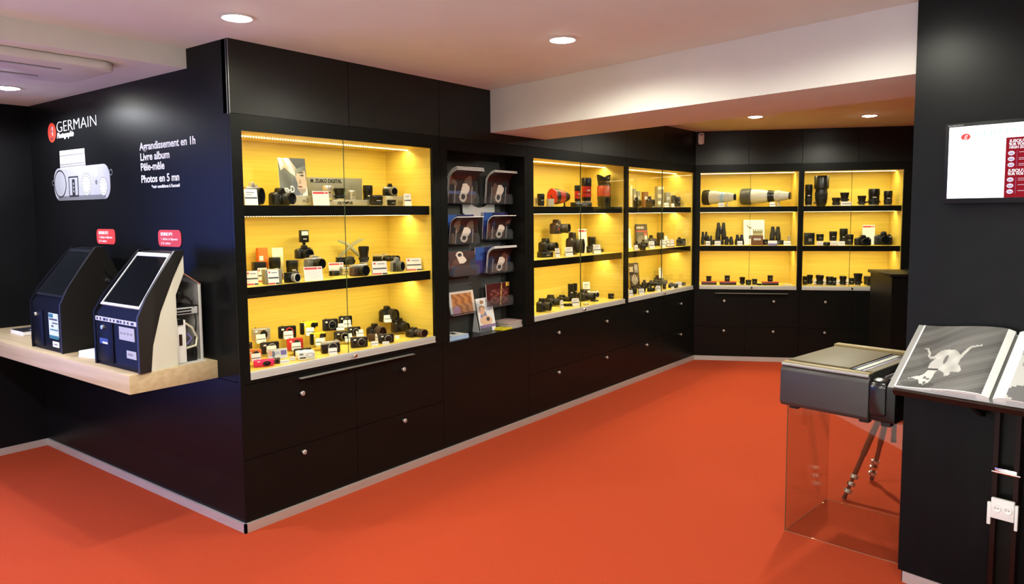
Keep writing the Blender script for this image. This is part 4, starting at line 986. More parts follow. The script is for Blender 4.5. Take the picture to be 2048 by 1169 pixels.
('bridge', 'brown', -0.27, 1.186, 0.862, -8.4, 0.786, 0.786, 1.122, 'black bridge camera with brown lens, middle row, case floor, kiosk-side case', 1, 2, 0),
('tag', 'small', -0.21, 1.16, 0.862, -25.2, 0.935, 0.817, 0.817, 'price tag below the brown-lensed bridge camera, case floor, kiosk-side case', 1, 2, 0),
('compact', 'black', -0.27, 0.911, 0.8818, -23.6, 1.088, 1.088, 1.085, 'flat black compact camera, middle row centre, case floor, kiosk-side case', 1, 2, 'clear block under flat black compact camera, kiosk-side case'),
('tag', 'small', -0.24, 0.935, 0.8794, -23.9, 0.978, 1, 1.016, 'price tag of the flat black compact, case floor, kiosk-side case', 1, 2, 'clear block under price tag of the flat black compact, kiosk-side case'),
('compact', 'black', -0.33, 1.058, 0.8906, -24.1, 0.873, 0.873, 1.03, 'black compact camera above the flat black compact, case floor, kiosk-side case', 1, 2, 'clear block under black compact camera above the flat black compact, kiosk-side case'),
('tag', 'small', -0.3, 1.081, 0.8863, -24.4, 0.971, 0.914, 0.914, 'price tag beside brown-lensed bridge camera, case floor, kiosk-side case', 1, 2, 'clear block under price tag beside brown-lensed bridge camera, kiosk-side case'),
('compact', 'yellow', -0.23, 0.687, 0.8928, -22.5, 0.945, 0.945, 1.35, 'yellow compact camera in the middle row, case floor, kiosk-side case', 1, 2, 'clear block under yellow compact camera in the middle row, kiosk-side case'),
('tag', 'small', -0.2, 0.68, 0.8951, -22.6, 1.155, 0.906, 0.906, 'price tag of the lower yellow camera, case floor, kiosk-side case', 1, 2, 'clear block under price tag of the lower yellow camera, kiosk-side case'),
('compact', 'red', -0.23, 0.517, 0.8862, -21.5, 0.97, 0.97, 1.261, 'red compact camera in the middle row, case floor, kiosk-side case', 1, 2, 'clear block under red compact camera in the middle row, kiosk-side case'),
('tag', 'small', -0.2, 0.505, 0.8907, -21.6, 1.07, 0.938, 0.938, 'price tag of the red compact camera, case floor, kiosk-side case', 1, 2, 'clear block under price tag of the red compact camera, kiosk-side case'),
('compact', 'black', -0.23, 0.342, 0.8924, -20.4, 1.078, 1.078, 1.192, 'black compact camera left of the red camera, case floor, kiosk-side case', 1, 2, 'clear block under black compact camera left of the red camera, kiosk-side case'),
('tag', 'small', -0.19, 0.327, 0.9062, -20.5, 1.059, 0.791, 0.791, 'price tag of black compact left of red camera, case floor, kiosk-side case', 1, 2, 'clear block under price tag of black compact left of red camera, kiosk-side case'),
('compact', 'black', -0.26, 0.226, 0.9363, -19.5, 0.339, 0.339, 0.644, 'black compact camera cut off by the left frame, case floor, kiosk-side case', 1, 2, 'clear block under black compact camera cut off by the left frame, kiosk-side case'),
('compact', 'orange', -0.14, 0.181, 0.8904, -19.8, 0.771, 0.771, 1.058, 'orange compact camera at the left end, case floor, kiosk-side case', 1, 2, 'clear block under orange compact camera at the left end, kiosk-side case'),
('tag', 'small', -0.1, 0.166, 0.8897, -19.8, 1.027, 0.913, 0.913, 'price tag of the orange camera, case floor, kiosk-side case', 1, 2, 'clear block under price tag of the orange camera, kiosk-side case'),
('photo', 'promo', -0.13, 0.324, 0.8774, -20.7, 1.099, 1.0, 0.823, 'small promo card with person photo and purple block, case floor, kiosk-side case', 1, 2, 'clear block under small promo card with person photo and purple block, kiosk-side case'),
('compact', 'pink', -0.067, 0.192, 0.862, -20.2, 1.101, 1.101, 0.682, 'bright pink compact camera at the front left, case floor, kiosk-side case', 1, 2, 0),
('compact', 'brown', -0.08, 0.277, 0.862, -20.7, 0.444, 0.444, 0.587, 'tiny brown camera right of the pink camera, case floor, kiosk-side case', 1, 2, 0),
('tag', 'small', -0.05, 0.314, 0.862, -21.0, 1.014, 0.426, 0.426, 'price tag right of the tiny brown camera, case floor, kiosk-side case', 1, 2, 0),
('tag', 'redfoot', -0.08, 0.388, 0.862, -21.4, 0.526, 0.486, 0.486, 'narrow red-edged price tag before the white box, case floor, kiosk-side case', 1, 2, 0),
('box', 'white', -0.069, 0.465, 0.862, -21.9, 0.951, 0.951, 0.464, 'white product box with round printed lens, case floor, kiosk-side case', 1, 2, 0),
('compact', 'redblack', -0.15, 0.512, 0.862, -21.8, 1.036, 1.036, 0.776, 'red and black compact camera behind the white box, case floor, kiosk-side case', 1, 2, 0),
('mirrorless', 'fuji', -0.091, 0.672, 0.862, -23.1, 0.948, 0.948, 1.053, 'silver and black camera at front centre, case floor, kiosk-side case', 1, 2, 0),
('tag', 'small', -0.031, 0.639, 0.862, -23.2, 1.01, 0.816, 0.816, 'price tag on the silver front centre camera, case floor, kiosk-side case', 1, 2, 0),
('compact', 'black', -0.09, 0.895, 0.862, -24.4, 1.102, 1.102, 1.139, 'large black compact camera right of the lock, case floor, kiosk-side case', 1, 2, 0),
('tag', 'small', -0.06, 0.996, 0.862, -25.1, 0.928, 0.569, 0.569, 'price tag right of the large black compact, case floor, kiosk-side case', 1, 2, 0),
('lens', 'brown', -0.2, 1.092, 0.862, -20.8, 0.635, 0.635, 0.508, 'small brown lens behind the large black compact, case floor, kiosk-side case', 1, 2, 0),
('compact', 'black', -0.07, 1.104, 0.862, -25.6, 1.045, 1.045, 1.021, 'angled black compact camera at front right, case floor, kiosk-side case', 1, 2, 0),
('tag', 'small', -0.031, 1.063, 0.862, -25.6, 0.887, 0.397, 0.397, 'price tag of the angled black compact, case floor, kiosk-side case', 1, 2, 0),
('lens', 'black', -0.13, 2.932, 1.753, -27.3, 0.84, 0.84, 1.076, 'black lens at the left end, top shelf, case right of brochures', 2, 0, 0),
('lens', 'silver', -0.2, 2.95, 1.753, -27.1, 0.441, 0.441, 0.766, 'small silver lens at far left, top shelf, case right of brochures', 2, 0, 0),
('telephoto', 'red_and_reflection', -0.25, 3.402, 1.753, 0.0, 0.67, 0.67, 0.914, 'huge telephoto lens with painted red reflection, lying down, top shelf, case right of brochures', 2, 0, 0),
('box', 'cream', -0.09, 3.012, 1.753, -27.7, 0.578, 0.578, 0.651, 'small cream box before the huge telephoto lens, top shelf, case right of brochures', 2, 0, 0),
('box', 'black', -0.22, 3.71, 1.753, -5.8, 2.391, 1, 0.417, 'long black plinth with small white tags, top shelf, case right of brochures', 2, 0, 0),
('lens', 'redreflect', -0.22, 3.647, 1.7947, -28.8, 0.79, 0.79, 1.564, 'slim lens with painted reflection, left on the black plinth, top shelf, case right of brochures', 2, 0, 0),
('lens', 'redreflect', -0.22, 3.8, 1.7947, -29.1, 1.278, 1.278, 2.301, 'thick lens with painted reflection, right on the black plinth, top shelf, case right of brochures', 2, 0, 0),
('petal', 'redreflect', -0.18, 4.049, 1.753, -29.7, 1.698, 1.698, 1.192, 'tall notched-hood lens with painted red reflection, top shelf, case right of brochures', 2, 0, 0),
('dslr', 'brown', -0.33, 3.483, 1.5069, 12.0, 1.206, 1.206, 1.256, 'brown-black camera raised on a clear block, middle shelf, case right of brochures', 2, 1, 'clear block under brown-black camera raised on a clear block, case right of brochures'),
('dslr', 'black', -0.26, 3.198, 1.3564, 8.0, 1.082, 1.082, 1.146, 'black reflex camera at left, middle shelf, case right of brochures', 2, 1, 'clear block under black reflex camera at left, case right of brochures'),
('box', 'black', -0.22, 3.12, 1.313, -11.0, 1.321, 1, 0.48, 'flat black base under the left camera, middle shelf, case right of brochures', 2, 1, 0),
('tag', 'stripe', -0.1, 3.145, 1.313, -28.0, 0.856, 1, 1.637, 'narrow price tag left of centre, middle shelf, case right of brochures', 2, 1, 0),
('dslr', 'pro', -0.25, 3.619, 1.313, 10.0, 1.102, 1.102, 1.956, 'tall professional camera with built-in grip, middle shelf, case right of brochures', 2, 1, 0),
('tag', 'stripe', -0.1, 3.328, 1.313, -28.5, 1.507, 1, 1.693, 'wide price tag before the professional camera, middle shelf, case right of brochures', 2, 1, 0),
('card', 'redtall', -0.37, 3.986, 1.313, -28.9, 0.924, 1.0, 1.644, 'tall white card with red top behind professional camera, middle shelf, case right of brochures', 2, 1, 0),
('lens', 'black', -0.25, 3.89, 1.313, -29.2, 0.59, 0.59, 0.651, 'small lens left of the right-hand price tag, middle shelf, case right of brochures', 2, 1, 0),
('box', 'black', -0.27, 4.039, 1.313, -17.7, 0.64, 0.64, 0.647, 'dark brown box behind the right-hand price tag, middle shelf, case right of brochures', 2, 1, 0),
('lens', 'black', -0.34, 4.095, 1.313, -29.6, 1.059, 1.059, 1.479, 'tall dark lens behind the right-hand price tag, middle shelf, case right of brochures', 2, 1, 0),
('tag', 'stripe', -0.1, 3.807, 1.313, -29.5, 1.511, 1, 1.737, 'right-hand price tag, middle shelf, case right of brochures', 2, 1, 0),
('box', 'black', -0.26, 4.113, 1.313, -17.9, 0.623, 0.623, 0.304, 'flat black box at the right end, middle shelf, case right of brochures', 2, 1, 0),
('dslr', 'green', -0.13, 2.949, 0.862, 8.0, 0.819, 0.819, 1.087, 'olive-lensed reflex camera at front left, case floor, case right of brochures', 2, 2, 0),
('dslr', 'black', -0.28, 3.303, 0.862, 10.0, 1.012, 1.012, 0.961, 'black reflex camera second from left, case floor, case right of brochures', 2, 2, 0),
('dslr', 'black', -0.399, 3.667, 0.862, 8.0, 0.894, 0.894, 0.555, 'black reflex camera third from left at the back, case floor, case right of brochures', 2, 2, 0),
('tag', 'stripe', -0.08, 3.182, 0.862, -28.2, 0.501, 1, 1.559, 'narrow price tag near the left cameras, case floor, case right of brochures', 2, 2, 0),
('box', 'black', -0.15, 3.379, 0.862, -17.0, 0.721, 0.721, 0.212, 'low black box left of the wide price tag, case floor, case right of brochures', 2, 2, 0),
('lens', 'black', -0.36, 3.741, 0.862, -28.5, 0.71, 0.71, 1.598, 'left of two tall dark lenses at the back, case floor, case right of brochures', 2, 2, 0),
('lens', 'black', -0.41, 3.899, 0.862, -28.7, 0.595, 0.595, 1.5, 'right of two tall dark lenses at the back, case floor, case right of brochures', 2, 2, 0),
('tag', 'stripe', -0.08, 3.403, 0.862, -28.7, 1.389, 1, 1.427, 'wide price tag before the two tall lenses, case floor, case right of brochures', 2, 2, 0),
('dslr', 'black', -0.25, 3.816, 0.862, 10.0, 1.114, 1.114, 1.037, 'reflex camera with long lens right of glass edge, case floor, case right of brochures', 2, 2, 0),
('box', 'black', -0.14, 3.815, 0.862, -17.6, 0.63, 0.63, 0.12, 'black bar below the long-lensed camera, case floor, case right of brochures', 2, 2, 0),
('box', 'cream', -0.06, 3.537, 0.862, -17.4, 0.438, 0.438, 0.164, 'small cream box at the front right of glass edge, case floor, case right of brochures', 2, 2, 0),
('mirrorless', 'allwhite', -0.3, 4.094, 0.862, -23.7, 0.758, 0.758, 0.897, 'white camera on a clear block, case floor, case right of brochures', 2, 2, 0),
('tag', 'stripe', -0.4, 4.104, 0.862, -29.4, 1.547, 1, 3.03, 'high price tag above the white camera, case floor, case right of brochures', 2, 2, 0),
('lens', 'black', -0.11, 4.075, 0.862, -30.0, 0.808, 0.808, 0.51, 'squat black lens at the right end, case floor, case right of brochures', 2, 2, 0),
('box', 'cream', -0.36, 4.923, 1.753, -24.6, 0.294, 0.35, 2.338, 'tallest pale box of stepped boxes at left, top shelf, corner case', 3, 0, 0),
('box', 'grey', -0.33, 4.948, 1.753, -24.7, 0.339, 0.35, 1.98, 'middle grey box of stepped boxes at left, top shelf, corner case', 3, 0, 0),
('box', 'grey', -0.3, 4.984, 1.753, -24.9, 0.385, 0.385, 1.72, 'shortest grey box of stepped boxes at left, top shelf, corner case', 3, 0, 0),
('dslr', 'black', -0.15, 4.668, 1.753, -12.4, 0.505, 0.505, 0.959, 'black camera before the stepped boxes, top shelf, corner case', 3, 0, 0),
('box', 'brown', -0.36, 5.248, 1.753, -25.0, 0.624, 0.624, 1.714, 'reddish-brown box behind two cameras, top shelf, corner case', 3, 0, 0),
('dslr', 'black', -0.15, 4.957, 1.753, -12.6, 0.574, 0.574, 1.084, 'black camera before the reddish-brown box, top shelf, corner case', 3, 0, 0),
('box', 'striped', -0.3, 5.477, 1.753, -25.5, 0.843, 0.843, 2.351, 'tall box with cream stripes at the centre, top shelf, corner case', 3, 0, 0),
('box', 'grey', -0.28, 5.638, 1.753, -25.7, 0.62, 0.62, 1.693, 'grey box right of the striped box, top shelf, corner case', 3, 0, 0),
('tag', 'small', -0.1, 5.263, 1.753, -32.1, 1.138, 0.977, 0.977, 'price tag before the grey box, top shelf, corner case', 3, 0, 0),
('lens', 'black', -0.22, 5.676, 1.753, -32.4, 0.714, 0.714, 1.358, 'slim black lens beside the round black lens, top shelf, corner case', 3, 0, 0),
('lens', 'black', -0.17, 5.678, 1.753, -32.6, 0.919, 0.919, 1.186, 'round black lens at the right end, top shelf, corner case', 3, 0, 0),
('tag', 'small', -0.09, 5.4, 1.753, -32.4, 0.752, 0.852, 0.852, 'price tag before the slim black lens, top shelf, corner case', 3, 0, 0),
('poster', 'blackred', -0.371, 5.233, 1.313, -24.9, 0.814, 1.0, 0.918, 'black poster with red band at the back, middle shelf, corner case', 3, 1, 0),
('card', 'plain', -0.36, 4.918, 1.313, -24.6, 0.375, 1.0, 1.532, 'white easel card at far left, middle shelf, corner case', 3, 1, 0),
('dslr', 'black', -0.22, 4.803, 1.313, -6.2, 0.426, 0.426, 0.809, 'black camera at left below the black poster, middle shelf, corner case', 3, 1, 0),
('dslr', 'black', -0.3, 5.111, 1.313, -6.3, 0.443, 0.443, 0.842, 'black camera below the black poster, middle shelf, corner case', 3, 1, 0),
('dslr', 'black', -0.34, 5.376, 1.313, 1.7, 0.652, 0.652, 1.238, 'highest black camera with lens pointing right, middle shelf, corner case', 3, 1, 0),
('lens', 'black', -0.3, 5.513, 1.313, -31.9, 1.089, 1.089, 1.56, 'round dark lens at the centre glass edge, middle shelf, corner case', 3, 1, 0),
('dslr', 'black', -0.38, 5.688, 1.313, -12.9, 0.454, 0.454, 0.862, 'black camera behind the paired price tags, middle shelf, corner case', 3, 1, 0),
('bridge', 'black', -0.14, 5.683, 1.313, -6.5, 0.579, 0.579, 1.1, 'rounded black camera at the right end, middle shelf, corner case', 3, 1, 0),
('tag', 'stripe', -0.11, 4.943, 1.313, -31.6, 1.307, 1, 1.631, 'price tag left of the glass edge, middle shelf, corner case', 3, 1, 0),
('tag', 'stripe', -0.13, 5.249, 1.313, -32.0, 1.182, 1, 1.639, 'price tag right of the glass edge, middle shelf, corner case', 3, 1, 0),
('tag', 'redfoot', -0.1, 5.415, 1.313, -32.4, 0.912, 1, 1.69, 'price tag left of the rounded camera, middle shelf, corner case', 3, 1, 0),
('tag', 'redfoot', -0.11, 5.333, 1.313, -32.2, 0.647, 1, 1.815, 'red-footed price tag, middle of three, middle shelf, corner case', 3, 1, 0),
('tag', 'small', -0.22, 5.508, 1.313, -32.1, 0.663, 1, 2.442, 'small price tag above the row of three, middle shelf, corner case', 3, 1, 0),
('lens', 'cap', -0.07, 4.648, 1.313, -31.2, 0.87, 0.87, 0.523, 'black lens cap lying at the front edge, middle shelf, corner case', 3, 1, 0),
('tag', 'redfoot', -0.08, 4.54, 1.313, -31.0, 0.834, 1, 1.126, 'red-footed tag beside the lens cap, middle shelf, corner case', 3, 1, 0),
('poster', 'blackphoto', -0.365, 5.053, 0.862, -24.7, 0.642, 1.0, 1.016, 'black poster with a photo, leaning at left, case floor, corner case', 3, 2, 0),
('card', 'plain', -0.37, 5.693, 0.862, -25.5, 0.586, 1.0, 1.392, 'upright white card behind the glass edge, case floor, corner case', 3, 2, 0),
('dslr', 'black', -0.12, 4.529, 0.862, -6.2, 0.469, 0.469, 0.891, 'black camera at the front left end, case floor, corner case', 3, 2, 0),
('dslr', 'black', -0.14, 4.754, 0.862, -6.2, 0.49, 0.49, 0.799, 'second black camera from the front left, case floor, corner case', 3, 2, 0),
('dslr', 'black', -0.1, 4.884, 0.862, -1.3, 0.501, 0.501, 0.594, 'round-lensed black camera, front centre left, case floor, corner case', 3, 2, 0),
('dslr', 'black', -0.3, 5.141, 0.862, -6.3, 0.487, 0.487, 0.888, 'black camera right of the leaning poster, case floor, corner case', 3, 2, 0),
('dslr', 'black', -0.36, 5.42, 0.862, -6.3, 0.525, 0.525, 0.621, 'black camera in the back centre, case floor, corner case', 3, 2, 0),
('dslr', 'black', -0.24, 5.33, 0.862, -6.4, 0.529, 0.529, 0.743, 'black camera left of the glass edge, case floor, corner case', 3, 2, 0),
('dslr', 'black', -0.41, 5.68, 0.862, -6.4, 0.595, 0.595, 0.973, 'high black camera below the white card, case floor, corner case', 3, 2, 0),
('dslr', 'grey', -0.35, 5.686, 0.862, -1.4, 0.556, 0.556, 0.679, 'dark grey camera right of the glass edge, case floor, corner case', 3, 2, 0),
('dslr', 'black', -0.409, 5.673, 0.862, -13.0, 0.636, 0.636, 0.774, 'high black camera at back right, case floor, corner case', 3, 2, 0),
('lens', 'black', -0.08, 5.174, 0.862, -32.1, 0.566, 0.566, 0.68, 'black lens right of the lock, case floor, corner case', 3, 2, 0),
('bridge', 'black', -0.09, 5.385, 0.862, -6.5, 0.594, 0.594, 0.613, 'black bridge camera at front right, case floor, corner case', 3, 2, 0),
('lens', 'black', -0.1, 5.669, 0.862, -32.9, 1.107, 1.107, 0.351, 'squat lens at the right end, case floor, corner case', 3, 2, 0),
('tag', 'stripe', -0.05, 4.374, 0.862, -30.8, 0.938, 1, 1.29, 'price tag at the front left end, case floor, corner case', 3, 2, 0),
('tag', 'stripe', -0.05, 4.603, 0.862, -31.2, 1.262, 1, 1.144, 'price tag of the second front camera, case floor, corner case', 3, 2, 0),
('tag', 'stripe', -0.05, 4.984, 0.862, -31.9, 1.088, 1, 1.135, 'price tag left of the lock, case floor, corner case', 3, 2, 0),
('tag', 'small', -0.03, 5.286, 0.862, -32.4, 0.642, 0.469, 0.469, 'small tag on the front right camera, case floor, corner case', 3, 2, 0),
('tag', 'stripe', -0.06, 5.508, 0.862, -32.6, 1.502, 1, 1.155, 'price tag left of the right-end lens, case floor, corner case', 3, 2, 0),
('telephoto', 'whiteblue', 0.151, 6.102, 1.753, -87.0, 0.919, 0.919, 1.111, 'white telephoto lens with black hood and blue bands, top shelf, left end-wall case', 4, 0, 0),
('telephoto', 'whitegrey', 0.603, 6.355, 1.753, -83.0, 1.336, 1.336, 1.185, 'larger white telephoto lens with grey cap, top shelf, left end-wall case', 4, 0, 0),
('tag', 'small', 0.229, 5.973, 1.753, -65.6, 1.282, 0.961, 0.961, 'price tag of the blue-banded lens, top shelf, left end-wall case', 4, 0, 0),
('tag', 'small', 0.725, 6.226, 1.753, -67.4, 1.186, 0.995, 0.995, 'price tag of the larger white lens, top shelf, left end-wall case', 4, 0, 0),
('bino', 'black', -0.022, 6.103, 1.313, -64.2, 0.629, 0.629, 0.905, 'small binoculars at the left end, middle shelf, left end-wall case', 4, 1, 0),
('bino', 'black', 0.076, 6.019, 1.313, -64.3, 0.513, 0.513, 0.66, 'tiny binoculars second from left, middle shelf, left end-wall case', 4, 1, 0),
('box', 'black', 0.108, 6.192, 1.313, -63.5, 1.251, 1, 0.564, 'low black stand of the tallest binoculars, middle shelf, left end-wall case', 4, 1, 0),
('bino', 'black', 0.136, 6.206, 1.3694, -64.6, 0.934, 0.934, 1.202, 'tallest binoculars on a low black stand, middle shelf, left end-wall case', 4, 1, 0),
('bino', 'black', 0.244, 6.183, 1.313, -64.7, 0.788, 0.788, 0.58, 'small binoculars right of the tallest pair, middle shelf, left end-wall case', 4, 1, 0),
('bino', 'black', 0.349, 6.236, 1.313, -65.0, 0.807, 0.807, 0.707, 'small binoculars left of the white poster, middle shelf, left end-wall case', 4, 1, 0),
('poster', 'castle', 0.453, 6.418, 1.313, -65.3, 1.177, 1.0, 1.041, 'white poster of bird over a tower, middle shelf, left end-wall case', 4, 1, 0),
('box', 'brown', 0.539, 6.277, 1.313, -65.3, 1.291, 1, 1.128, 'dark brown case before the white poster, middle shelf, left end-wall case', 4, 1, 0),
('lens', 'black', 0.622, 6.32, 1.313, -67.2, 0.834, 0.834, 0.643, 'short black lens right of the white poster, middle shelf, left end-wall case', 4, 1, 0),
('box', 'black', 0.68, 6.506, 1.313, -63.9, 1.629, 1, 0.506, 'low black stand of the right binoculars, middle shelf, left end-wall case', 4, 1, 0),
('bino', 'black', 0.672, 6.502, 1.3636, -65.7, 0.939, 0.939, 0.942, 'tall binoculars at right on a black stand, middle shelf, left end-wall case', 4, 1, 0),
('tag', 'blue', 0.73, 6.24, 1.313, -67.4, 1.936, 1, 1.123, 'price tag with blue base before right binoculars, middle shelf, left end-wall case', 4, 1, 0),
('tag', 'small', 0.103, 5.909, 1.313, -65.2, 1.027, 1, 1.031, 'price tag of the tiny binoculars, middle shelf, left end-wall case', 4, 1, 0),
('tag', 'small', 0.199, 5.958, 1.313, -65.5, 1.33, 1, 1.029, 'price tag of the tallest binoculars, middle shelf, left end-wall case', 4, 1, 0),
('tag', 'small', 0.418, 6.069, 1.313, -66.3, 1.105, 1, 1.057, 'price tag left of the white poster, middle shelf, left end-wall case', 4, 1, 0),
('tag', 'small', 0.858, 6.35, 1.313, -67.9, 1.491, 1, 1.008, 'price tag at the right end, middle shelf, left end-wall case', 4, 1, 0),
('lens', 'silver', 0.838, 6.485, 1.313, -68.0, 0.467, 0.467, 0.996, 'tiny black and white monocular at the right end, middle shelf, left end-wall case', 4, 1, 0),
('box', 'redtop', 0.099, 5.963, 0.862, -63.0, 1.689, 1, 0.315, 'left of three red-topped boxes, case floor, left end-wall case', 4, 2, 0),
('lens', 'hood', 0.097, 5.962, 0.8935, -65.2, 0.852, 0.852, 0.633, 'wide lens on left red-topped box, case floor, left end-wall case', 4, 2, 0),
('box', 'redtop', 0.287, 6.059, 0.862, -63.0, 1.816, 1, 0.351, 'middle of three red-topped boxes, case floor, left end-wall case', 4, 2, 0),
('lens', 'black', 0.28, 6.055, 0.8971, -65.9, 0.815, 0.815, 0.697, 'lens on middle red-topped box, case floor, left end-wall case', 4, 2, 0),
('lens', 'taper', 0.436, 6.112, 0.862, -66.4, 0.888, 0.888, 0.885, 'tapered black lens at centre, case floor, left end-wall case', 4, 2, 0),
('lens', 'black', 0.5, 6.134, 0.862, -66.6, 0.853, 0.853, 0.59, 'low black lens right of the tapered lens, case floor, left end-wall case', 4, 2, 0),
('lens', 'black', 0.542, 6.211, 0.862, -66.8, 0.801, 0.801, 0.66, 'black lens third right of centre, case floor, left end-wall case', 4, 2, 0),
('lens', 'cap', 0.605, 6.187, 0.862, -67.0, 0.74, 0.74, 0.185, 'flat lens cap left of the right red box, case floor, left end-wall case', 4, 2, 0),
('box', 'redtop', 0.701, 6.27, 0.862, -63.0, 1.764, 1, 0.359, 'right of three red-topped boxes, case floor, left end-wall case', 4, 2, 0),
('lens', 'black', 0.701, 6.27, 0.8979, -67.4, 0.807, 0.807, 0.74, 'lens on right red-topped box, case floor, left end-wall case', 4, 2, 0),
('tag', 'flat', 0.878, 6.338, 0.862, -63.0, 1.664, 0.244, 0.244, 'flat white card lying at the right end, case floor, left end-wall case', 4, 2, 0),
('lens', 'black', 1.028, 6.526, 1.753, -68.6, 1.062, 1.062, 2.423, 'tall black lens at the left end, top shelf, right end-wall case', 5, 0, 0),
('telephoto', 'standing', 1.138, 6.627, 1.753, -69.0, 1.055, 1.055, 0.948, 'very large upright telephoto lens, top shelf, right end-wall case', 5, 0, 0),
('lens', 'hood', 1.304, 6.611, 1.753, -69.5, 1.239, 1.239, 0.914, 'low black lens right of the large telephoto, top shelf, right end-wall case', 5, 0, 0),
('lens', 'taper', 1.352, 6.77, 1.7869, -69.8, 1.323, 1.323, 1.168, 'black tapered lens raised behind a white tag, top shelf, right end-wall case', 5, 0, 'clear block under black tapered lens raised behind a white tag, right end-wall case'),
('tag', 'flat', 1.408, 6.608, 1.753, -67.1, 2.193, 0.946, 0.946, 'flat white tag near the centre, top shelf, right end-wall case', 5, 0, 0),
('lens', 'taper', 1.534, 6.761, 1.753, -70.3, 1.236, 1.236, 1.105, 'medium tapered lens right of the centre, top shelf, right end-wall case', 5, 0, 0),
('lens', 'collar', 1.642, 6.839, 1.753, -70.7, 1.578, 1.578, 1.86, 'tall black lens with tripod collar, top shelf, right end-wall case', 5, 0, 0),
('lens', 'black', 1.772, 6.905, 1.753, -71.2, 1.197, 1.197, 1.611, 'tall black lens at the right end, top shelf, right end-wall case', 5, 0, 0),
('box', 'black', 1.029, 6.583, 1.313, -64.1, 1.083, 1, 1.367, 'dark camera box at the left end, middle shelf, right end-wall case', 5, 1, 0),
('lens', 'black', 1.134, 6.637, 1.3547, -69.0, 1.087, 1.087, 0.814, 'short black lens, second from left, middle shelf, right end-wall case', 5, 1, 'clear block under short black lens, right end-wall case'),
('lens', 'black', 1.258, 6.7, 1.3546, -69.5, 1.101, 1.101, 1.113, 'black lens, third from left, middle shelf, right end-wall case', 5, 1, 'clear block under black lens, right end-wall case'),
('lens', 'black', 1.353, 6.77, 1.313, -69.8, 1.171, 1.171, 1.847, 'tall grey-black lens at centre, middle shelf, right end-wall case', 5, 1, 0),
('lens', 'black', 1.434, 6.677, 1.313, -70.0, 1.206, 1.206, 1.214, 'shorter lens in front of the tall lens, middle shelf, right end-wall case', 5, 1, 0),
('dslr', 'black', 1.563, 6.754, 1.313, -62.5, 1.202, 1.202, 1.088, 'reflex camera before the white card, middle shelf, right end-wall case', 5, 1, 0),
('card', 'redtall', 1.572, 6.983, 1.313, -67.6, 1.31, 1.0, 1.597, 'tall white card with red heading, middle shelf, right end-wall case', 5, 1, 0),
('dslr', 'black', 1.733, 6.942, 1.313, -71.1, 1.321, 1.321, 1.426, 'reflex camera seen front-on at the right end, middle shelf, right end-wall case', 5, 1, 0),
('tag', 'redfoot', 1.177, 6.49, 1.313, -66.6, 1.344, 0.898, 0.898, 'red-edged tag below the short lens, middle shelf, right end-wall case', 5, 1, 0),
('tag', 'redfoot', 1.31, 6.558, 1.313, -66.9, 1.691, 0.999, 0.999, 'red-edged tag below the third lens, middle shelf, right end-wall case', 5, 1, 0),
('tag', 'small', 1.382, 6.583, 1.313, -67.1, 1.279, 0.953, 0.953, 'small tag below the tall lens, middle shelf, right end-wall case', 5, 1, 0),
('lens', 'cap', 1.24, 6.511, 1.313, -69.3, 0.963, 0.963, 0.375, 'lens cap between two red-edged tags, middle shelf, right end-wall case', 5, 1, 0),
('lens', 'black', 1.03, 6.46, 0.862, -68.6, 0.733, 0.733, 1.009, 'black lens at the left end, case floor, right end-wall case', 5, 2, 0),
('lens', 'hood', 1.06, 6.542, 0.862, -68.7, 0.878, 0.878, 1.121, 'wide-hood lens second from left, case floor, right end-wall case', 5, 2, 0),
('lens', 'hood', 1.176, 6.512, 0.862, -69.1, 1.146, 1.146, 1.168, 'wide-hood lens between two white tags, case floor, right end-wall case', 5, 2, 0),
('tag', 'redfoot', 1.111, 6.569, 0.862, -66.5, 0.538, 1, 1.274, 'thin tag left of the wide-hood lens, case floor, right end-wall case', 5, 2, 0),
('tag', 'redfoot', 1.201, 6.614, 0.862, -66.7, 0.681, 1, 1.291, 'thin tag right of the wide-hood lens, case floor, right end-wall case', 5, 2, 0),
('lens', 'black', 1.268, 6.57, 0.862, -69.4, 1.075, 1.075, 0.998, 'black lens at left of centre, case floor, right end-wall case', 5, 2, 0),
('lens', 'black', 1.317, 6.561, 0.862, -69.5, 0.656, 0.656, 0.936, 'small black lens beside it, left of centre, case floor, right end-wall case', 5, 2, 0),
('lens', 'hood', 1.392, 6.633, 0.862, -69.8, 0.985, 0.985, 1.061, 'flared lens left of the lock, case floor, right end-wall case', 5, 2, 0),
('tag', 'redfoot', 1.33, 6.68, 0.862, -67.0, 0.676, 1, 1.185, 'thin tag left of the flared lens, case floor, right end-wall case', 5, 2, 0),
('tag', 'redfoot', 1.418, 6.725, 0.862, -67.2, 0.576, 1, 1.332, 'thin tag right of the flared lens, case floor, right end-wall case', 5, 2, 0),
('lens', 'black', 1.452, 6.765, 0.862, -70.1, 0.836, 0.836, 0.784, 'black lens left of the tapered lens, case floor, right end-wall case', 5, 2, 0),
('lens', 'taper', 1.534, 6.694, 0.862, -70.3, 1.291, 1.291, 1.366, 'tall tapered lens right of the lock, case floor, right end-wall case', 5, 2, 0),
('lens', 'black', 1.601, 6.863, 0.862, -70.6, 1.166, 1.166, 0.977, 'black lens behind the wide-rimmed lens, case floor, right end-wall case', 5, 2, 0),
('lens', 'hood', 1.666, 6.728, 0.862, -70.7, 1.436, 1.436, 0.86, 'wide-rimmed lens at front right, case floor, right end-wall case', 5, 2, 0),
('box', 'whitered', 1.787, 6.801, 0.862, -63.0, 1.173, 1, 0.477, 'white box with red lettering at the right end, case floor, right end-wall case', 5, 2, 0),
('lens', 'taper', 1.773, 6.794, 0.9097, -71.1, 1.433, 1.433, 0.859, 'flared lens on the white box, case floor, right end-wall case', 5, 2, 0),
]

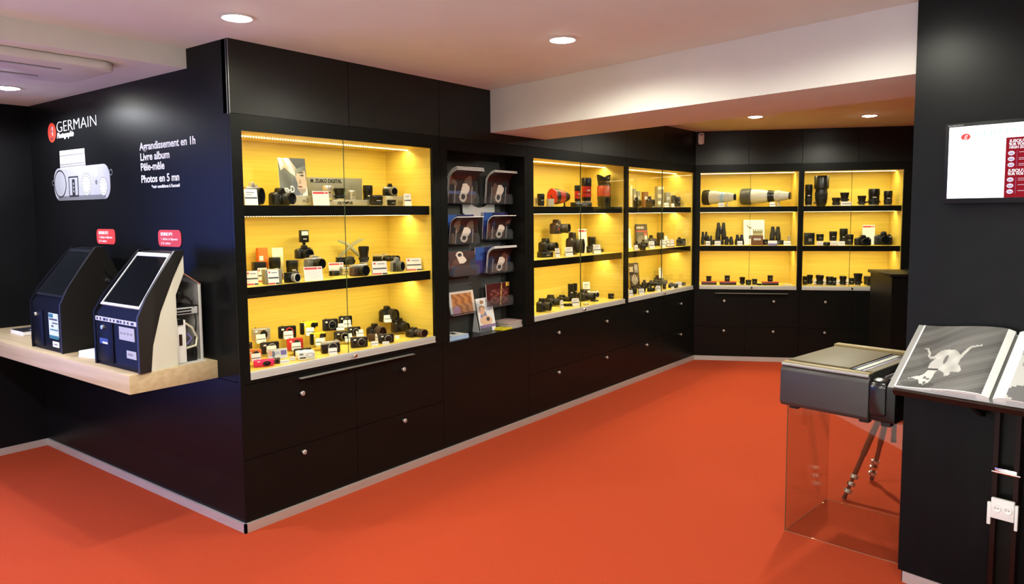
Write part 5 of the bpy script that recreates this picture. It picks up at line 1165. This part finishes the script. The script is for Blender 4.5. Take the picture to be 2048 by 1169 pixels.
# ------------------------------------------------------------------ cameras, lenses, tags: one prototype per kind, copied per piece
def p_lens(b, M, r, L, body, ringm=None, front=None, hood=0.0, seg=24):
    # lens pointing along +Z of M
    ringm = ringm or BLKR
    b.lathe([(r*.80, 0), (r*.82, L*.08), (r*.95, L*.12), (r*.95, L*.28)], [SILV if body is not SILV else CHROME, body, body], seg, M)
    b.lathe([(r*.95, L*.28), (r*1.02, L*.30), (r*1.02, L*.52), (r*.97, L*.54)], [body, ringm, body], seg, M, rib=(1, 2))
    b.lathe([(r*.97, L*.54), (r*.97, L*.66), (r*1.03, L*.68), (r*1.03, L*.86), (r*(1.03+hood), L), (r*(.92+hood), L), (r*.84, L*.88), (0, L*.86)], [body, body, ringm, body, body, BLK, GLOS], seg, M)
FRONT = Matrix.Rotation(PI/2, 4, 'X')  # +Z -> -Y
def mk_dslr(t, v):
    c = {'black': BLK, 'retro': BLK, 'grey': COLS['grey'], 'brown': BRWN, 'pro': BRWN, 'green': BLK}.get(v, BLK)
    pro = v == 'pro'
    b = MB(); z0 = 0.0; hb = .078
    b.prism([(-.07, .004), (-.066, 0), (.062, 0), (.068, .006), (.068, .060), (.060, .074), (.030, .078), (-.030, .080), (-.055, .076), (-.07, .066)], -.012, .040, c, 'y', .004)
    b.prism([(-.071, .003), (-.040, .003), (-.042, .066), (-.066, .066), (-.071, .058)], -.030, -.010, BLKR, 'y', .007)
    b.build('body', t)
    b = MB(); b.prism([(-.026, .074), (.026, .074), (.019, .098), (.012, .105), (-.012, .105), (-.019, .098)], -.018, .036, c, 'y', .004); b.box(-.009, .009, .0, .022, .104, .1065, CHROME); b.build('viewfinder', t)
    b = MB(); b.lathe([(.011, 0), (.011, .010), (.0, .0105)], SILV if v == 'retro' else BLKR, 16, Matrix.Translation((.045, .014, .074)))
    b.lathe([(.007, 0), (.007, .006), (.0, .007)], SILV, 12, Matrix.Translation((-.056, -.014, .068))); b.build('dial', t)
    b = MB(); p_lens(b, Matrix.Translation((.006, -.012, .040)) @ FRONT, .033, .078, OLIVE if v == 'green' else (BRWN if v == 'brown' else c), hood=.03); b.build('lens', t)
    b = MB(); b.box(-.062, -.044, -.0312, -.030, .030, .040, REDP) if v in ('brown',) else b.box(.040, .060, -.0130, -.0118, .060, .066, LGREY); b.build('badge', t)
def mk_bridge(t, v):
    b = MB()
    b.prism([(-.065, .004), (-.060, 0), (.052, 0), (.060, .006), (.060, .050), (.050, .068), (.026, .074), (-.026, .074), (-.05, .070), (-.065, .060)], -.010, .042, BLK, 'y', .006)
    b.prism([(-.066, .002), (-.034, .002), (-.036, .062), (-.06, .062), (-.066, .052)], -.034, -.008, BLKR, 'y', .008); b.build('body', t)
    b = MB(); b.prism([(-.024, .070), (.024, .070), (.018, .090), (-.018, .090)], -.014, .036, BLK, 'y', .005); b.build('viewfinder', t)
    b = MB(); p_lens(b, Matrix.Translation((.010, -.010, .040)) @ FRONT, .037, .094, COLS['leather'] if v == 'brown' else BLK, front=GLOS); b.build('lens', t)
    b = MB(); b.lathe([(.010, 0), (.010, .008), (0, .009)], SILV, 14, Matrix.Translation((.042, .016, .066))); b.build('dial', t)
def mk_mirrorless(t, v):
    top, bod, ln = {'silver': (SILV, BLK, BLK), 'classic': (SILV, BLK, SILV), 'white': (WHT, WHT, BLK), 'whitelens': (BLK, BLK, WHT), 'chrome': (SILV, GREY, BLK), 'black': (BLK, BLK, BLK),
                    'retro': (SILV, COLS['leather'], BLK), 'longlens': (SILV, BLK, BLK), 'fuji': (SILV, BLK, SILV), 'allwhite': (WHT, WHT, WHT)}[v]
    b = MB(); b.box(-.06, .06, 0, .036, 0, .050, bod, .006); b.box(-.0595, .0595, .001, .035, .0502, .066, top, .004)
    b.prism([(-.060, .004), (-.044, .004), (-.044, .052), (-.060, .048)], -.008, .002, bod, 'y', .004); b.build('body', t)
    b = MB(); b.lathe([(.010, 0), (.010, .007), (0, .0075)], top if top is not BLK else GREY, 16, Matrix.Translation((.040, .018, .066))); b.lathe([(.006, 0), (.006, .005), (0, .006)], CHROME, 12, Matrix.Translation((.022, .018, .066))); b.build('dial', t)
    if v in ('silver', 'classic', 'chrome'):
        b = MB(); b.prism([(-.018, .066), (.018, .066), (.012, .082 if v != 'classic' else .092), (-.012, .082 if v != 'classic' else .092)], .004, .034, top if v != 'classic' else BLK, 'y', .002); b.build('viewfinder', t)
    b = MB(); L = {'longlens': .095, 'chrome': .062, 'silver': .07, 'fuji': .03}.get(v, .05)
    p_lens(b, Matrix.Translation((.004, 0, .032)) @ FRONT, .029, L, ln, front=GLOS); b.build('lens', t)
    if v == 'fuji': 
        b = MB(); b.box(.034, .052, -.0015, 0, .044, .056, GLOS); b.build('window', t)
def mk_compact(t, v):
    c = {'silver': SILV, 'black': BLK, 'blackred': BLK, 'yellow': COLS['yellow'], 'red': COLS['red'], 'orange': COLS['orange'], 'pink': COLS['pink'], 'brown': COLS['leather'], 'redblack': BLK}[v]
    b = MB(); b.box(-.05, .05, 0, .024, 0, .058, c, .007)
    if v == 'yellow': b.box(-.052, -.030, -.004, .0255, .003, .055, BLK, .005); b.box(.030, .05, -.002, .001, .035, .052, BLK, .001)
    if v == 'redblack': b.box(-.045, .045, -.002, .0005, .008, .03, COLS['red'], .001)
    if v == 'black': b.prism([(-.05, .006), (-.036, .006), (-.036, .05), (-.05, .05)], -.006, .002, BLKR, 'y', .003)
    b.build('body', t)
    b = MB(); rc = {'blackred': COLS['red'], 'silver': CHROME, 'pink': COLS['pink'], 'red': BLK, 'yellow': BLK, 'orange': BLK}.get(v, GREY)
    x = .010 if v != 'yellow' else .022; z = .028 if v != 'yellow' else .040; k = 1.0 if v != 'yellow' else .6
    b.lathe([(.023*k, 0), (.023*k, .006), (.020*k, .010), (.017*k, .010), (.014*k, .006), (0, .005)], [rc, rc, BLK, BLK, GLOS], 24, Matrix.Translation((x, .0, z)) @ FRONT); b.build('lens', t)
    b = MB(); b.box(-.034, -.020, -.0012, .001, .040, .048, PAPER); b.build('flash_window', t)
    b = MB(); b.lathe([(.006, 0), (.006, .004), (0, .0045)], CHROME, 12, Matrix.Translation((-.030, .012, .058))); b.build('shutter_button', t)
def mk_lens(t, v):
    I = Matrix.Identity(4)
    if v == 'cap':
        b = MB(); b.lathe([(.0, 0), (.036, 0), (.0375, .03), (.0375, .09), (.034, .1), (0, .1)], BLK, 24); b.build('cap', t)
        b = MB(); b.box(-.02, .02, -.004, .004, .1, .106, GREY); b.build('clip', t); return
    body, ringm = {'silver': (SILV, SILV), 'brown': (COLS['leather'], BRWN), 'redreflect': (BLK, COLS['red_and_reflection'])}.get(v, (BLK, BLKR))
    pr = {'hood': [(.030, 0), (.0315, .1), (.030, .12), (.030, .5), (.032, .62), (.0375, .80), (.0375, .98), (.034, 1.0), (.033, .9), (0, .9)],
          'taper': [(.024, 0), (.025, .1), (.026, .2), (.029, .45), (.031, .6), (.034, .8), (.0375, .97), (.035, 1.0), (.034, .94), (0, .93)]}.get(v, [(.031, 0), (.033, .06), (.034, .12), (.034, .40), (.0355, .42), (.0355, .62), (.0375, .66), (.0375, .94), (.035, 1.0), (0, 1.0)])
    pr = [(r, h * .1) for r, h in pr]
    b = MB(); b.lathe(pr, [SILV if v != 'silver' else CHROME] + [body]*2 + [body if v != 'redreflect' else COLS['red_and_reflection']]*2 + [body if v != 'redreflect' else COLS['red_and_reflection']] + [body]*2 + [BLK, GLOS if v in ('hood', 'taper') else BLKR], 28)  # red segments paint the red glass reflection onto the barrel
    b.build('barrel', t)
    b = MB(); b.lathe([(.0352, .022), (.0365, .0225), (.0365, .037), (.0352, .0375)], ringm, 36, None, rib=(1, 2)); b.build('focus_ring', t)
    if v in ('black', 'collar', 'silver', 'redreflect'):
        b = MB(); b.box(-.012, .012, -.0362, -.0335, .046, .052, LGREY if v != 'silver' else BLK); b.build('scale_window', t)
    if v == 'collar':
        b = MB(); b.lathe([(.0365, .016), (.040, .017), (.040, .027), (.0365, .028)], BLK, 28); b.box(-.060, -.036, -.008, .008, .018, .026, BLK, .002); b.lathe([(.006, 0), (.006, .008), (0, .009)], GREY, 10, Matrix.Translation((-.05, -.008, .022)) @ FRONT); b.build('tripod_collar', t)
def mk_petal(t, v):
    b = MB(); b.lathe([(.030, 0), (.034, .02), (.034, .06), (.036, .065), (.036, .085)], [BLK, BLK, BLKR, BLK], 28)
    b.lathe([(.036, .085), (.037, .10), (.037, .165), (.034, .17)], COLS['red_and_reflection'], 28); b.lathe([(.034, .17), (.032, .18), (.033, .195)], BLK, 28); b.build('barrel', t)  # red stretch of the barrel is a painted reflection
    b = MB(); n = 40
    for k in range(n):
        a0, a1 = 2*PI*k/n, 2*PI*(k+1)/n
        def top(a): return .215 + .045 * (abs(math.cos(a)) ** .8)
        for rr_, fl in ((.040, False), (.037, True)):
            q = [(.033*math.cos(a0), .033*math.sin(a0), .185), (.033*math.cos(a1), .033*math.sin(a1), .185), (rr_*math.cos(a1), rr_*math.sin(a1), top(a1)), (rr_*math.cos(a0), rr_*math.sin(a0), top(a0))]
            b.face(q[::-1] if fl else q, BLK, True)
        b.face([(.040*math.cos(a0), .040*math.sin(a0), top(a0)), (.040*math.cos(a1), .040*math.sin(a1), top(a1)), (.037*math.cos(a1), .037*math.sin(a1), top(a1)), (.037*math.cos(a0), .037*math.sin(a0), top(a0))], BLK)
    b.build('petal_hood', t)
    b = MB(); b.box(.030, .040, -.012, .012, .0, .19, BLK, .003); b.build('tripod_foot', t)
def mk_tele(t, v):
    if v == 'standing':
        b = MB(); b.lathe([(.042, 0), (.055, .03), (.060, .07), (.062, .12), (.064, .125), (.064, .16), (.060, .17), (.060, .20)], [BLK, BLK, BLK, BLK, BLKR, BLK, BLK], 32); b.build('barrel', t)
        b = MB(); b.lathe([(.060, .20), (.075, .215), (.075, .35), (.070, .36), (0, .36)], [BLK, BLK, BLK, GREY], 32); b.build('hood', t)
        b = MB(); b.box(-.075, -.056, -.012, .012, .03, .045, BLK, .003); b.lathe([(.008, 0), (.008, .012), (0, .013)], GREY, 12, Matrix.Translation((-.062, -.010, .05)) @ FRONT); b.build('collar_knob', t)
        b = MB(); b.lathe([(.0605, .085), (.063, .087), (.063, .115), (.0605, .117)], BLKR, 40, None, rib=(1, 2)); b.build('focus_ring', t); return
    white = v != 'red_and_reflection'
    LX = Matrix.Translation((-.20, 0, .100)) @ Matrix.Rotation(PI/2, 4, 'Y')   # +Z -> +X ; front end at -X
    cm = COLS['cloth'] if white else BLK
    b = MB()
    if white:
        b.lathe([(.070, .085), (.068, .13), (.066, .17), (.058, .20), (.056, .225)], cm, 32, LX); b.lathe([(.050, .27), (.050, .31), (.044, .35), (.036, .385), (.034, .39), (.034, .405), (0, .405)], [cm, cm, cm, cm, BLK, BLK], 28, LX)
    else:
        b.lathe([(.076, .0), (.076, .12), (.070, .18), (.060, .26), (.052, .32), (.04, .38), (.034, .40), (0, .40)], [BLK, COLS['red_and_reflection'], COLS['red_and_reflection'], BLK, BLK, BLK, BLK], 32, LX)  # red front and barrel paint the reflection in the door glass
    b.build('barrel', t)
    b = MB(); fm = BLK if v == 'whiteblue' else (COLS['capgrey'] if white else COLS['red_and_reflection'])
    b.lathe([(.0, -.004), (.074, -.004), (.079, .004), (.079, .075 if white else .01), (.070, .085)], [COLS['red_and_reflection'] if not white else fm, fm, fm, fm], 36, LX); b.build('hood', t)
    b = MB(); b.box(-.2055, -.2040, -.035, .02, .092, .104, LGREY if white else BLK, M=Matrix.Translation((-.204, 0, .098)) @ Matrix.Rotation(R(45), 4, 'X') @ Matrix.Translation((.204, 0, -.098))); b.build('cap_strap', t)
    b = MB(); bandm = COLS['blueband'] if v == 'whiteblue' else BLK
    b.lathe([(.058, .222), (.0575, .226), (.0565, .240), (.056, .243)], bandm, 32, LX); b.lathe([(.053, .246), (.054, .249), (.052, .272), (.050, .275)], bandm, 36, LX, rib=(1, 2)); b.build('focus_ring', t)
    b = MB(); b.box(.085, .125, -.016, .016, .0, .010, cm, .003); b.box(.098, .112, -.010, .010, .009, .06, cm, .003); b.lathe([(.052, .295), (.055, .297), (.055, .315), (.050, .318)], cm, 30, LX); b.build('tripod_foot', t)
    b = MB(); b.box(-.14, -.10, -.02, .02, 0, .034, ACRY); b.build('support', t)
def mk_tag(t, v):
    M = Matrix.Rotation(R(-20), 4, 'X')
    b = MB()
    if v == 'flat':
        b.box(-.025, .025, -.014, .014, .001, .049, PAPER); b.box(-.02, .02, -.0145, -.014, .020, .028, TAGBAR); b.build('card', t); return
    b.box(-.025, .025, 0, .0015, .0, .052, PAPER, M=M)
    b.box(-.025, .025, 0, .0012, 0, .050, PAPER, M=Matrix.Translation((0, .034, 0)) @ Matrix.Rotation(R(20), 4, 'X'))
    if v != 'blue': b.box(-.0235, .0235, -.0004, .0001, .021, .026, TAGBAR, M=M)
    else: b.box(-.025, .025, -.0004, .0001, .0, .022, COLS['blue'], M=M)
    if v == 'redfoot': b.box(-.0245, .006, -.0004, .0001, .001, .006, REDP, M=M); b.box(.008, .0245, -.0004, .0001, .001, .006, BLK, M=M); b.box(-.021, -.013, -.0004, .0001, .040, .046, REDP, M=M); b.box(-.008, .018, -.0004, .0001, .040, .043, TXTG, M=M)
    if v == 'stripe': b.box(-.018, .014, -.0004, .0001, .040, .043, TXTG, M=M); b.box(-.018, .006, -.0004, .0001, .033, .035, TXTG, M=M)
    b.build('card', t)
def mk_card(t, v):
    M = Matrix.Rotation(R(-9), 4, 'X'); b = MB()
    if v == 'plain':
        b.prism([(-.05, 0), (.05, 0), (.042, .14), (-.042, .14)], 0, .0015, PAPER, M=M); b.box(-.02, .02, -.0004, .0001, .115, .119, TXTG, M=M)
    else:
        b.box(-.05, .05, 0, .0015, 0, .14, PAPER, M=M)
        zz = .112 if v == 'red' else .122
        b.box(-.046, .022, -.0006, .0001, zz, zz + (.020 if v == 'red' else .012), REDP, M=M); b.disc((.038, -.0006, zz + .009), .009, REDP) if False else b.box(.026, .046, -.0006, .0001, zz + .002, zz + (.018 if v == 'red' else .010), REDP, M=M)
        for i in range(6): b.box(-.042, .040 - .012*(i % 3), -.0005, .0001, .092 - i*.014, .0935 - i*.014, LGREY, M=M)
    b.build('sheet', t)
    b = MB(); b.box(-.05, .05, .0016, .003, 0, .14, ACRY, M=M); b.box(-.05, .05, .003, .05, .0, .002, ACRY); b.build('acrylic_stand', t)
def mk_box(t, v):
    c = {'black': BLK, 'grey': COLS['boxgrey'], 'orange': COLS['orange'], 'white': PAPER, 'cream': COLS['cream'], 'brown': COLS['boxbrown'], 'redtop': BLK, 'whitered': PAPER, 'striped': COLS['boxgrey'], 'clear': ACRY}[v]
    b = MB()
    if v == 'redtop':
        b.box(-.05, .05, -.035, .035, 0, .070, BLK, .003); b.build('box', t); b = MB(); b.box(-.051, .051, -.036, .036, .0705, .1, COLS['red_and_reflection'], .002); b.build('lid', t); return
    b.box(-.05, .05, -.035, .035, 0, .1, c, .0025 if v != 'clear' else 0)
    b.build('box', t)
    if v in ('clear',): return
    b = MB()
    if v == 'white':
        b.lathe([(.026, 0), (.026, .0006), (.018, .0006), (.018, 0)], LGREY, 24, Matrix.Translation((.022, -.035, .055)) @ FRONT); b.box(-.042, -.020, -.0356, -.0349, .06, .085, TXTG); b.box(-.042, -.005, -.0356, -.0349, .02, .035, BLK)
    elif v == 'whitered': b.box(-.044, .03, -.0356, -.0349, .60*.1, .085, REDP); b.box(-.044, .044, -.0356, -.0349, .1*.3, .036, LGREY)
    elif v == 'striped': b.box(-.05, .05, -.0356, -.0349, .085, .097, COLS['cream']); b.box(-.05, .03, -.0356, -.0349, .045, .062, COLS['cream']); b.box(-.045, .0, -.0356, -.0349, .015, .030, PAPER)
    elif v == 'orange': b.box(-.04, .0, -.0356, -.0349, .06, .075, PAPER); b.box(-.05, .05, -.0356, -.0349, 0.002, .03, REDP)
    elif v == 'black': b.box(-.012, .022, -.0356, -.0349, .30*.1, .055, LGREY if v != 'black' else GREY)
    else: b.box(-.03, .03, -.0356, -.0349, .05, .07, LGREY)
    b.build('printed_panel', t)
def mk_bino(t, v):
    for s in (-1, 1):
        b = MB(); M = Matrix.Translation((s*.036, 0, 0)) @ Matrix.Rotation(R(-s*2), 4, 'Y')
        b.lathe([(0, .002), (.030, .0), (.031, .03), (.030, .07), (.025, .10), (.021, .12), (.021, .155), (.017, .168), (0, .168)], [GLOS, BLK, BLKR, BLK, BLK, BLKR, BLK, GLOS], 24, M); b.build('barrel', t)
    b = MB(); b.box(-.022, .022, -.010, .012, .055, .105, BLK, .004); b.tube([(0, 0, .10), (0, 0, .135)], .010, GREY, 12); b.build('hinge', t)
def mk_flashcam(t, v):
    mk_dslr(t, 'black')
    b = MB(); b.box(-.010, .010, -.002, .020, .106, .128, BLK, .003); b.box(-.034, .034, -.016, .030, .126, .222, BLK, .006); f_ = b.build('flash_unit', t)
    b = MB(); b.box(-.026, .026, -.0185, -.0155, .182, .212, pmat('flash_diffuser', (.85, .83, .70), .3), .001); b.box(-.014, .014, -.0175, -.0158, .150, .156, LGREY); b.build('flash_head', f_)
def mk_xletter(t, v):
    b = MB(); b.prism([(-.100, .0), (-.080, .0), (.015, .075), (.100, .120), (.062, .120), (-.01, .080)], -.010, .010, pmat('x_cream', (.32, .31, .19), .45), 'y', .002); 
    b.prism([(-.088, .118), (-.092, .106), (-.03, .078), (.02, .032), (.052, .0), (.075, .0), (.035, .042), (-.02, .094), (-.078, .118)], -.0085, .0085, MATS['x_cream'], 'y', .002); b.build('letter', t)
def mk_signblock(t, v):
    b = MB(); SB = pmat('sign_silver', (.45, .43, .33), .4, metal=.2); b.box(-.15, .15, -.03, .03, 0, .04, SB, .002); b.build('block', t)
def mk_backboard(t, v):
    b = MB(); b.box(-.15, .15, -.006, .006, 0, .12, pmat('board_silver', (.27, .26, .20), .42, metal=.2), .001); b.build('board', t)
PIC = {}
def fn_man(u, v):
    # generic man in a dark jacket raising a hand to his hat
    if v < .17: return (.05, .055, .06) if not (.04 < u < .94 and (.115 < v < .130 or .060 < v < .073) and int(u*34) % 5) else (.55, .55, .52)
    if inpoly(u, v, [(.60, .62), (.68, .70), (.96, .74), (.99, .40), (.90, .27), (.74, .26), (.64, .36), (.66, .46)]):
        if ell(u, v, .84, .64, .08, .018): return (.03, .025, .02)
        if ell(u, v, .74, .40, .09, .022): return (.20, .09, .07)
        if inpoly(u, v, [(.76, .58), (.70, .47), (.78, .46)]): return (.34, .22, .16)
        if ell(u, v, .80, .70, .12, .02): return (.06, .05, .04)
        if v < .36: return (.34, .26, .20)
        return (.60, .46, .35)
    if inpoly(u, v, [(.0, 1), (.40, 1), (.62, .80), (.58, .62), (.40, .70), (.22, .80), (.08, .74)]):
        if inpoly(u, v, [(.10, .80), (.22, .70), (.36, .76), (.30, .88)]): return (.60, .40, .30)
        return (.78, .74, .68) if math.sin(u*22 + v*14) > -.5 else (.40, .34, .30)
    if inpoly(u, v, [(.38, 1), (1, 1), (1, .86), (.66, .78)]): return (.04, .045, .05)
    if inpoly(u, v, [(.52, .62), (.66, .48), (.66, .34), (.74, .26), (.6, .18), (.45, .2)]): return (.10, .11, .14)
    if inpoly(u, v, [(.86, .28), (1, .42), (1, .17), (.74, .17)]): return (.70, .70, .70)
    if inpoly(u, v, [(.60, .30), (.74, .27), (.84, .17), (.55, .17)]): return (.16, .20, .30)
    g = .16 + .06 * math.sin(u*7 + v*5); return (g, g*1.08, g)
def fn_castle(u, v):
    if inpoly(u, v, [(.12, .82), (.16, .80), (.26, .72), (.40, .69), (.41, .66), (.34, .66), (.31, .60), (.28, .66), (.20, .70)]): return (.14, .13, .09)
    if .45 < u < .92 and v < .62 and (v < .54 or int((u - .45) * 19) % 2 == 0): return (.17, .15, .06) if not .36 < v < .46 else (.28, .27, .12)
    if ell(u, v, .35, .30, .10, .08): return (.10, .09, .06)
    return (.82, .82, .78)
def fn_sun(u, v): 
    if v < .16: return (.70, .66, .5) if int(u*8) % 2 else (.5, .1, .05)
    return (.85, .72, .35) if ell(u, v, .75, .35, .4, .4) else (.82, .78, .66)
def fn_promo2(u, v):
    if .66 < u < .96 and .35 < v < .8: return (.16, .13, .40)
    if ell(u, v, .14, .60, .09, .28): return (.70, .42, .28)
    if ell(u, v, .28, .5, .1, .3): return (.14, .18, .28)
    if .36 < u < .62 and .42 < v < .72: return (.30, .36, .55) if int(u*40) % 3 else (.7, .73, .75)
    return (.66, .70, .70)
def fn_blackred(u, v):
    if .80 < v < .90 and .08 < u < .72: return (.75, .72, .65) if int(u*30) % 3 and (v > .85 or u < .72) else (.05, .05, .05)
    if .66 < v < .71: return (.50, .05, .04)
    if ell(u, v, .82, .42, .11, .10): return (.80, .78, .70)
    if ell(u, v, .80, .56, .13, .08): return (.55, .06, .05)
    if ell(u, v, .42, .25, .35, .25): return (.17, .17, .15)
    return (.075, .075, .065) if v < .66 else (.05, .045, .04)
def fn_blackphoto(u, v):
    if .52 < u < .92 and .62 < v < .95: return (.42, .40, .42) if ell(u, v, .7, .82, .16, .12) else (.26, .24, .28)
    if u < .40 and .66 < v < .86: return (.70, .66, .58) if math.sin(u*40)*math.sin(v*40) > -.2 else (.2, .15, .1)
    if ell(u, v, .5, .36, .33, .2): return (.50, .46, .42) if math.sin(u*35)*math.sin(v*28) > 0 else (.13, .10, .09)
    return (.035, .022, .02)
FNS = {'man': (fn_man, 70, 100), 'castle': (fn_castle, 60, 70), 'sun': (fn_sun, 24, 24), 'promo': (fn_promo2, 44, 26), 'blackred': (fn_blackred, 50, 60), 'blackphoto': (fn_blackphoto, 50, 64)}
def mk_poster(t, v, w=.2, h=.28):
    M = Matrix.Rotation(R(-8), 4, 'X'); fn, nx, ny = FNS[v]
    b = MB(); b.box(-w/2, w/2, .0006, .004, 0, h, PAPER if v not in ('blackred', 'blackphoto') else BLK, M=M); b.box(-w*.2, w*.2, .0, .0015, 0, h*.8, PAPER, M=Matrix.Translation((0, .055 if h > .1 else .025, 0)) @ Matrix.Rotation(R(5), 4, 'X')); b.build('backing', t)
    o = picture('print', w, h, nx, ny, fn, t, rot=(R(-8), 0, 0))
    if v == 'man':
        x = text('om-D', .055, TXTW, 'lettering', t, (-.085, .0, .068), bold=.0012, width=.095); x.rotation_euler = (R(-8), 0, 0); x.location = (-.092, .0098, .078)
MK = {'dslr': mk_dslr, 'bridge': mk_bridge, 'mirrorless': mk_mirrorless, 'compact': mk_compact, 'lens': mk_lens, 'petal': mk_petal, 'telephoto': mk_tele, 'tag': mk_tag, 'card': mk_card, 'box': mk_box,
      'bino': mk_bino, 'flashcam': mk_flashcam, 'xletter': mk_xletter, 'signblock': mk_signblock, 'backboard': mk_backboard, 'poster': mk_poster, 'photo': lambda t, v: mk_poster(t, v, .1, .07)}
INFO = {'dslr': ('reflex_camera', 'camera'), 'bridge': ('bridge_camera', 'camera'), 'mirrorless': ('mirrorless_camera', 'camera'), 'compact': ('compact_camera', 'camera'), 'lens': ('camera_lens', 'lens'), 'petal': ('camera_lens', 'lens'),
        'telephoto': ('telephoto_lens', 'lens'), 'tag': ('price_tag', 'price tag'), 'card': ('info_card', 'card'), 'box': ('product_box', 'box'), 'bino': ('binoculars', 'binoculars'), 'flashcam': ('reflex_camera', 'camera'),
        'xletter': ('letter_sculpture', 'sign'), 'signblock': ('sign_block', 'sign'), 'backboard': ('sign_board', 'sign'), 'poster': ('poster', 'poster'), 'photo': ('photo_card', 'card')}
CASES = {1: 'the kiosk-side case', 2: 'the case right of the brochures', 3: 'the corner case', 4: 'the left end-wall case', 5: 'the right end-wall case'}
PROTO = {}
def copy_tree(o, parent=None):
    c = o.copy(); COL.objects.link(c)
    if parent: c.parent = parent
    for ch in list(o.children): copy_tree(ch, c)
    return c
FLOORZ = (1.753, 1.313, .862)
for kind, var, x, y, z, fac, sx, sy, sz, lab, case, sh, riser in ITEMS:
    key = (kind, var); nm, cat = INFO[kind]
    if key in PROTO: t = copy_tree(PROTO[key])
    else:
        t = empty(nm, (0, 0, 0)); MK[kind](t, var); PROTO[key] = t
    t.location = (x, y, z + .0006); t.rotation_euler = (0, 0, R(fac + 90)); t.scale = (sx, sy, sz)
    tag(t, lab, cat, (cat + ' items in ' if cat in ('sign', 'card', 'box') else {'camera': 'cameras in ', 'lens': 'lenses in ', 'price tag': 'price tags in ', 'binoculars': 'binoculars in ', 'poster': 'posters in '}[cat]) + CASES[case])
    if kind == 'backboard': text('M. ZUIKO DIGITAL', .022, BLK, 'lettering', t, (-.137, -.0066, .098), width=.17, bold=.0007)
    if kind == 'signblock' and var == 'olympus': text('OLYMPUS', .026, BLK, 'lettering', t, (-.035, -.0306, .010), width=.085, bold=.0010)
    if kind == 'signblock' and var == 'omd': text('m-D', .020, BLK, 'lettering', t, (.0, -.0305, .013), width=.10)
    if kind == 'signblock' and var == 'plain': text('compact', .014, TXTG, 'lettering', t, (.03, -.0305, .010), width=.10)
    if riser:
        h = z - FLOORZ[sh]; dm = {'compact': (.034, .05), 'mirrorless': (.04, .06), 'dslr': (.045, .06), 'bridge': (.045, .06), 'lens': (.030, .06), 'flashcam': (.04, .06), 'xletter': (.07, .03)}.get(kind, (.03, .04))
        r = empty('display_riser', (x, y, FLOORZ[sh] + .0004), R(fac + 90), riser, 'display block', 'clear acrylic blocks in ' + CASES[case])
        b = MB(); hw_, dd = dm[0]*sx, dm[1]*sx
        b.box(-hw_, hw_, -.012*sx, dd - .022*sx, 0, h - .0004, ACRY); b.build('block', r)
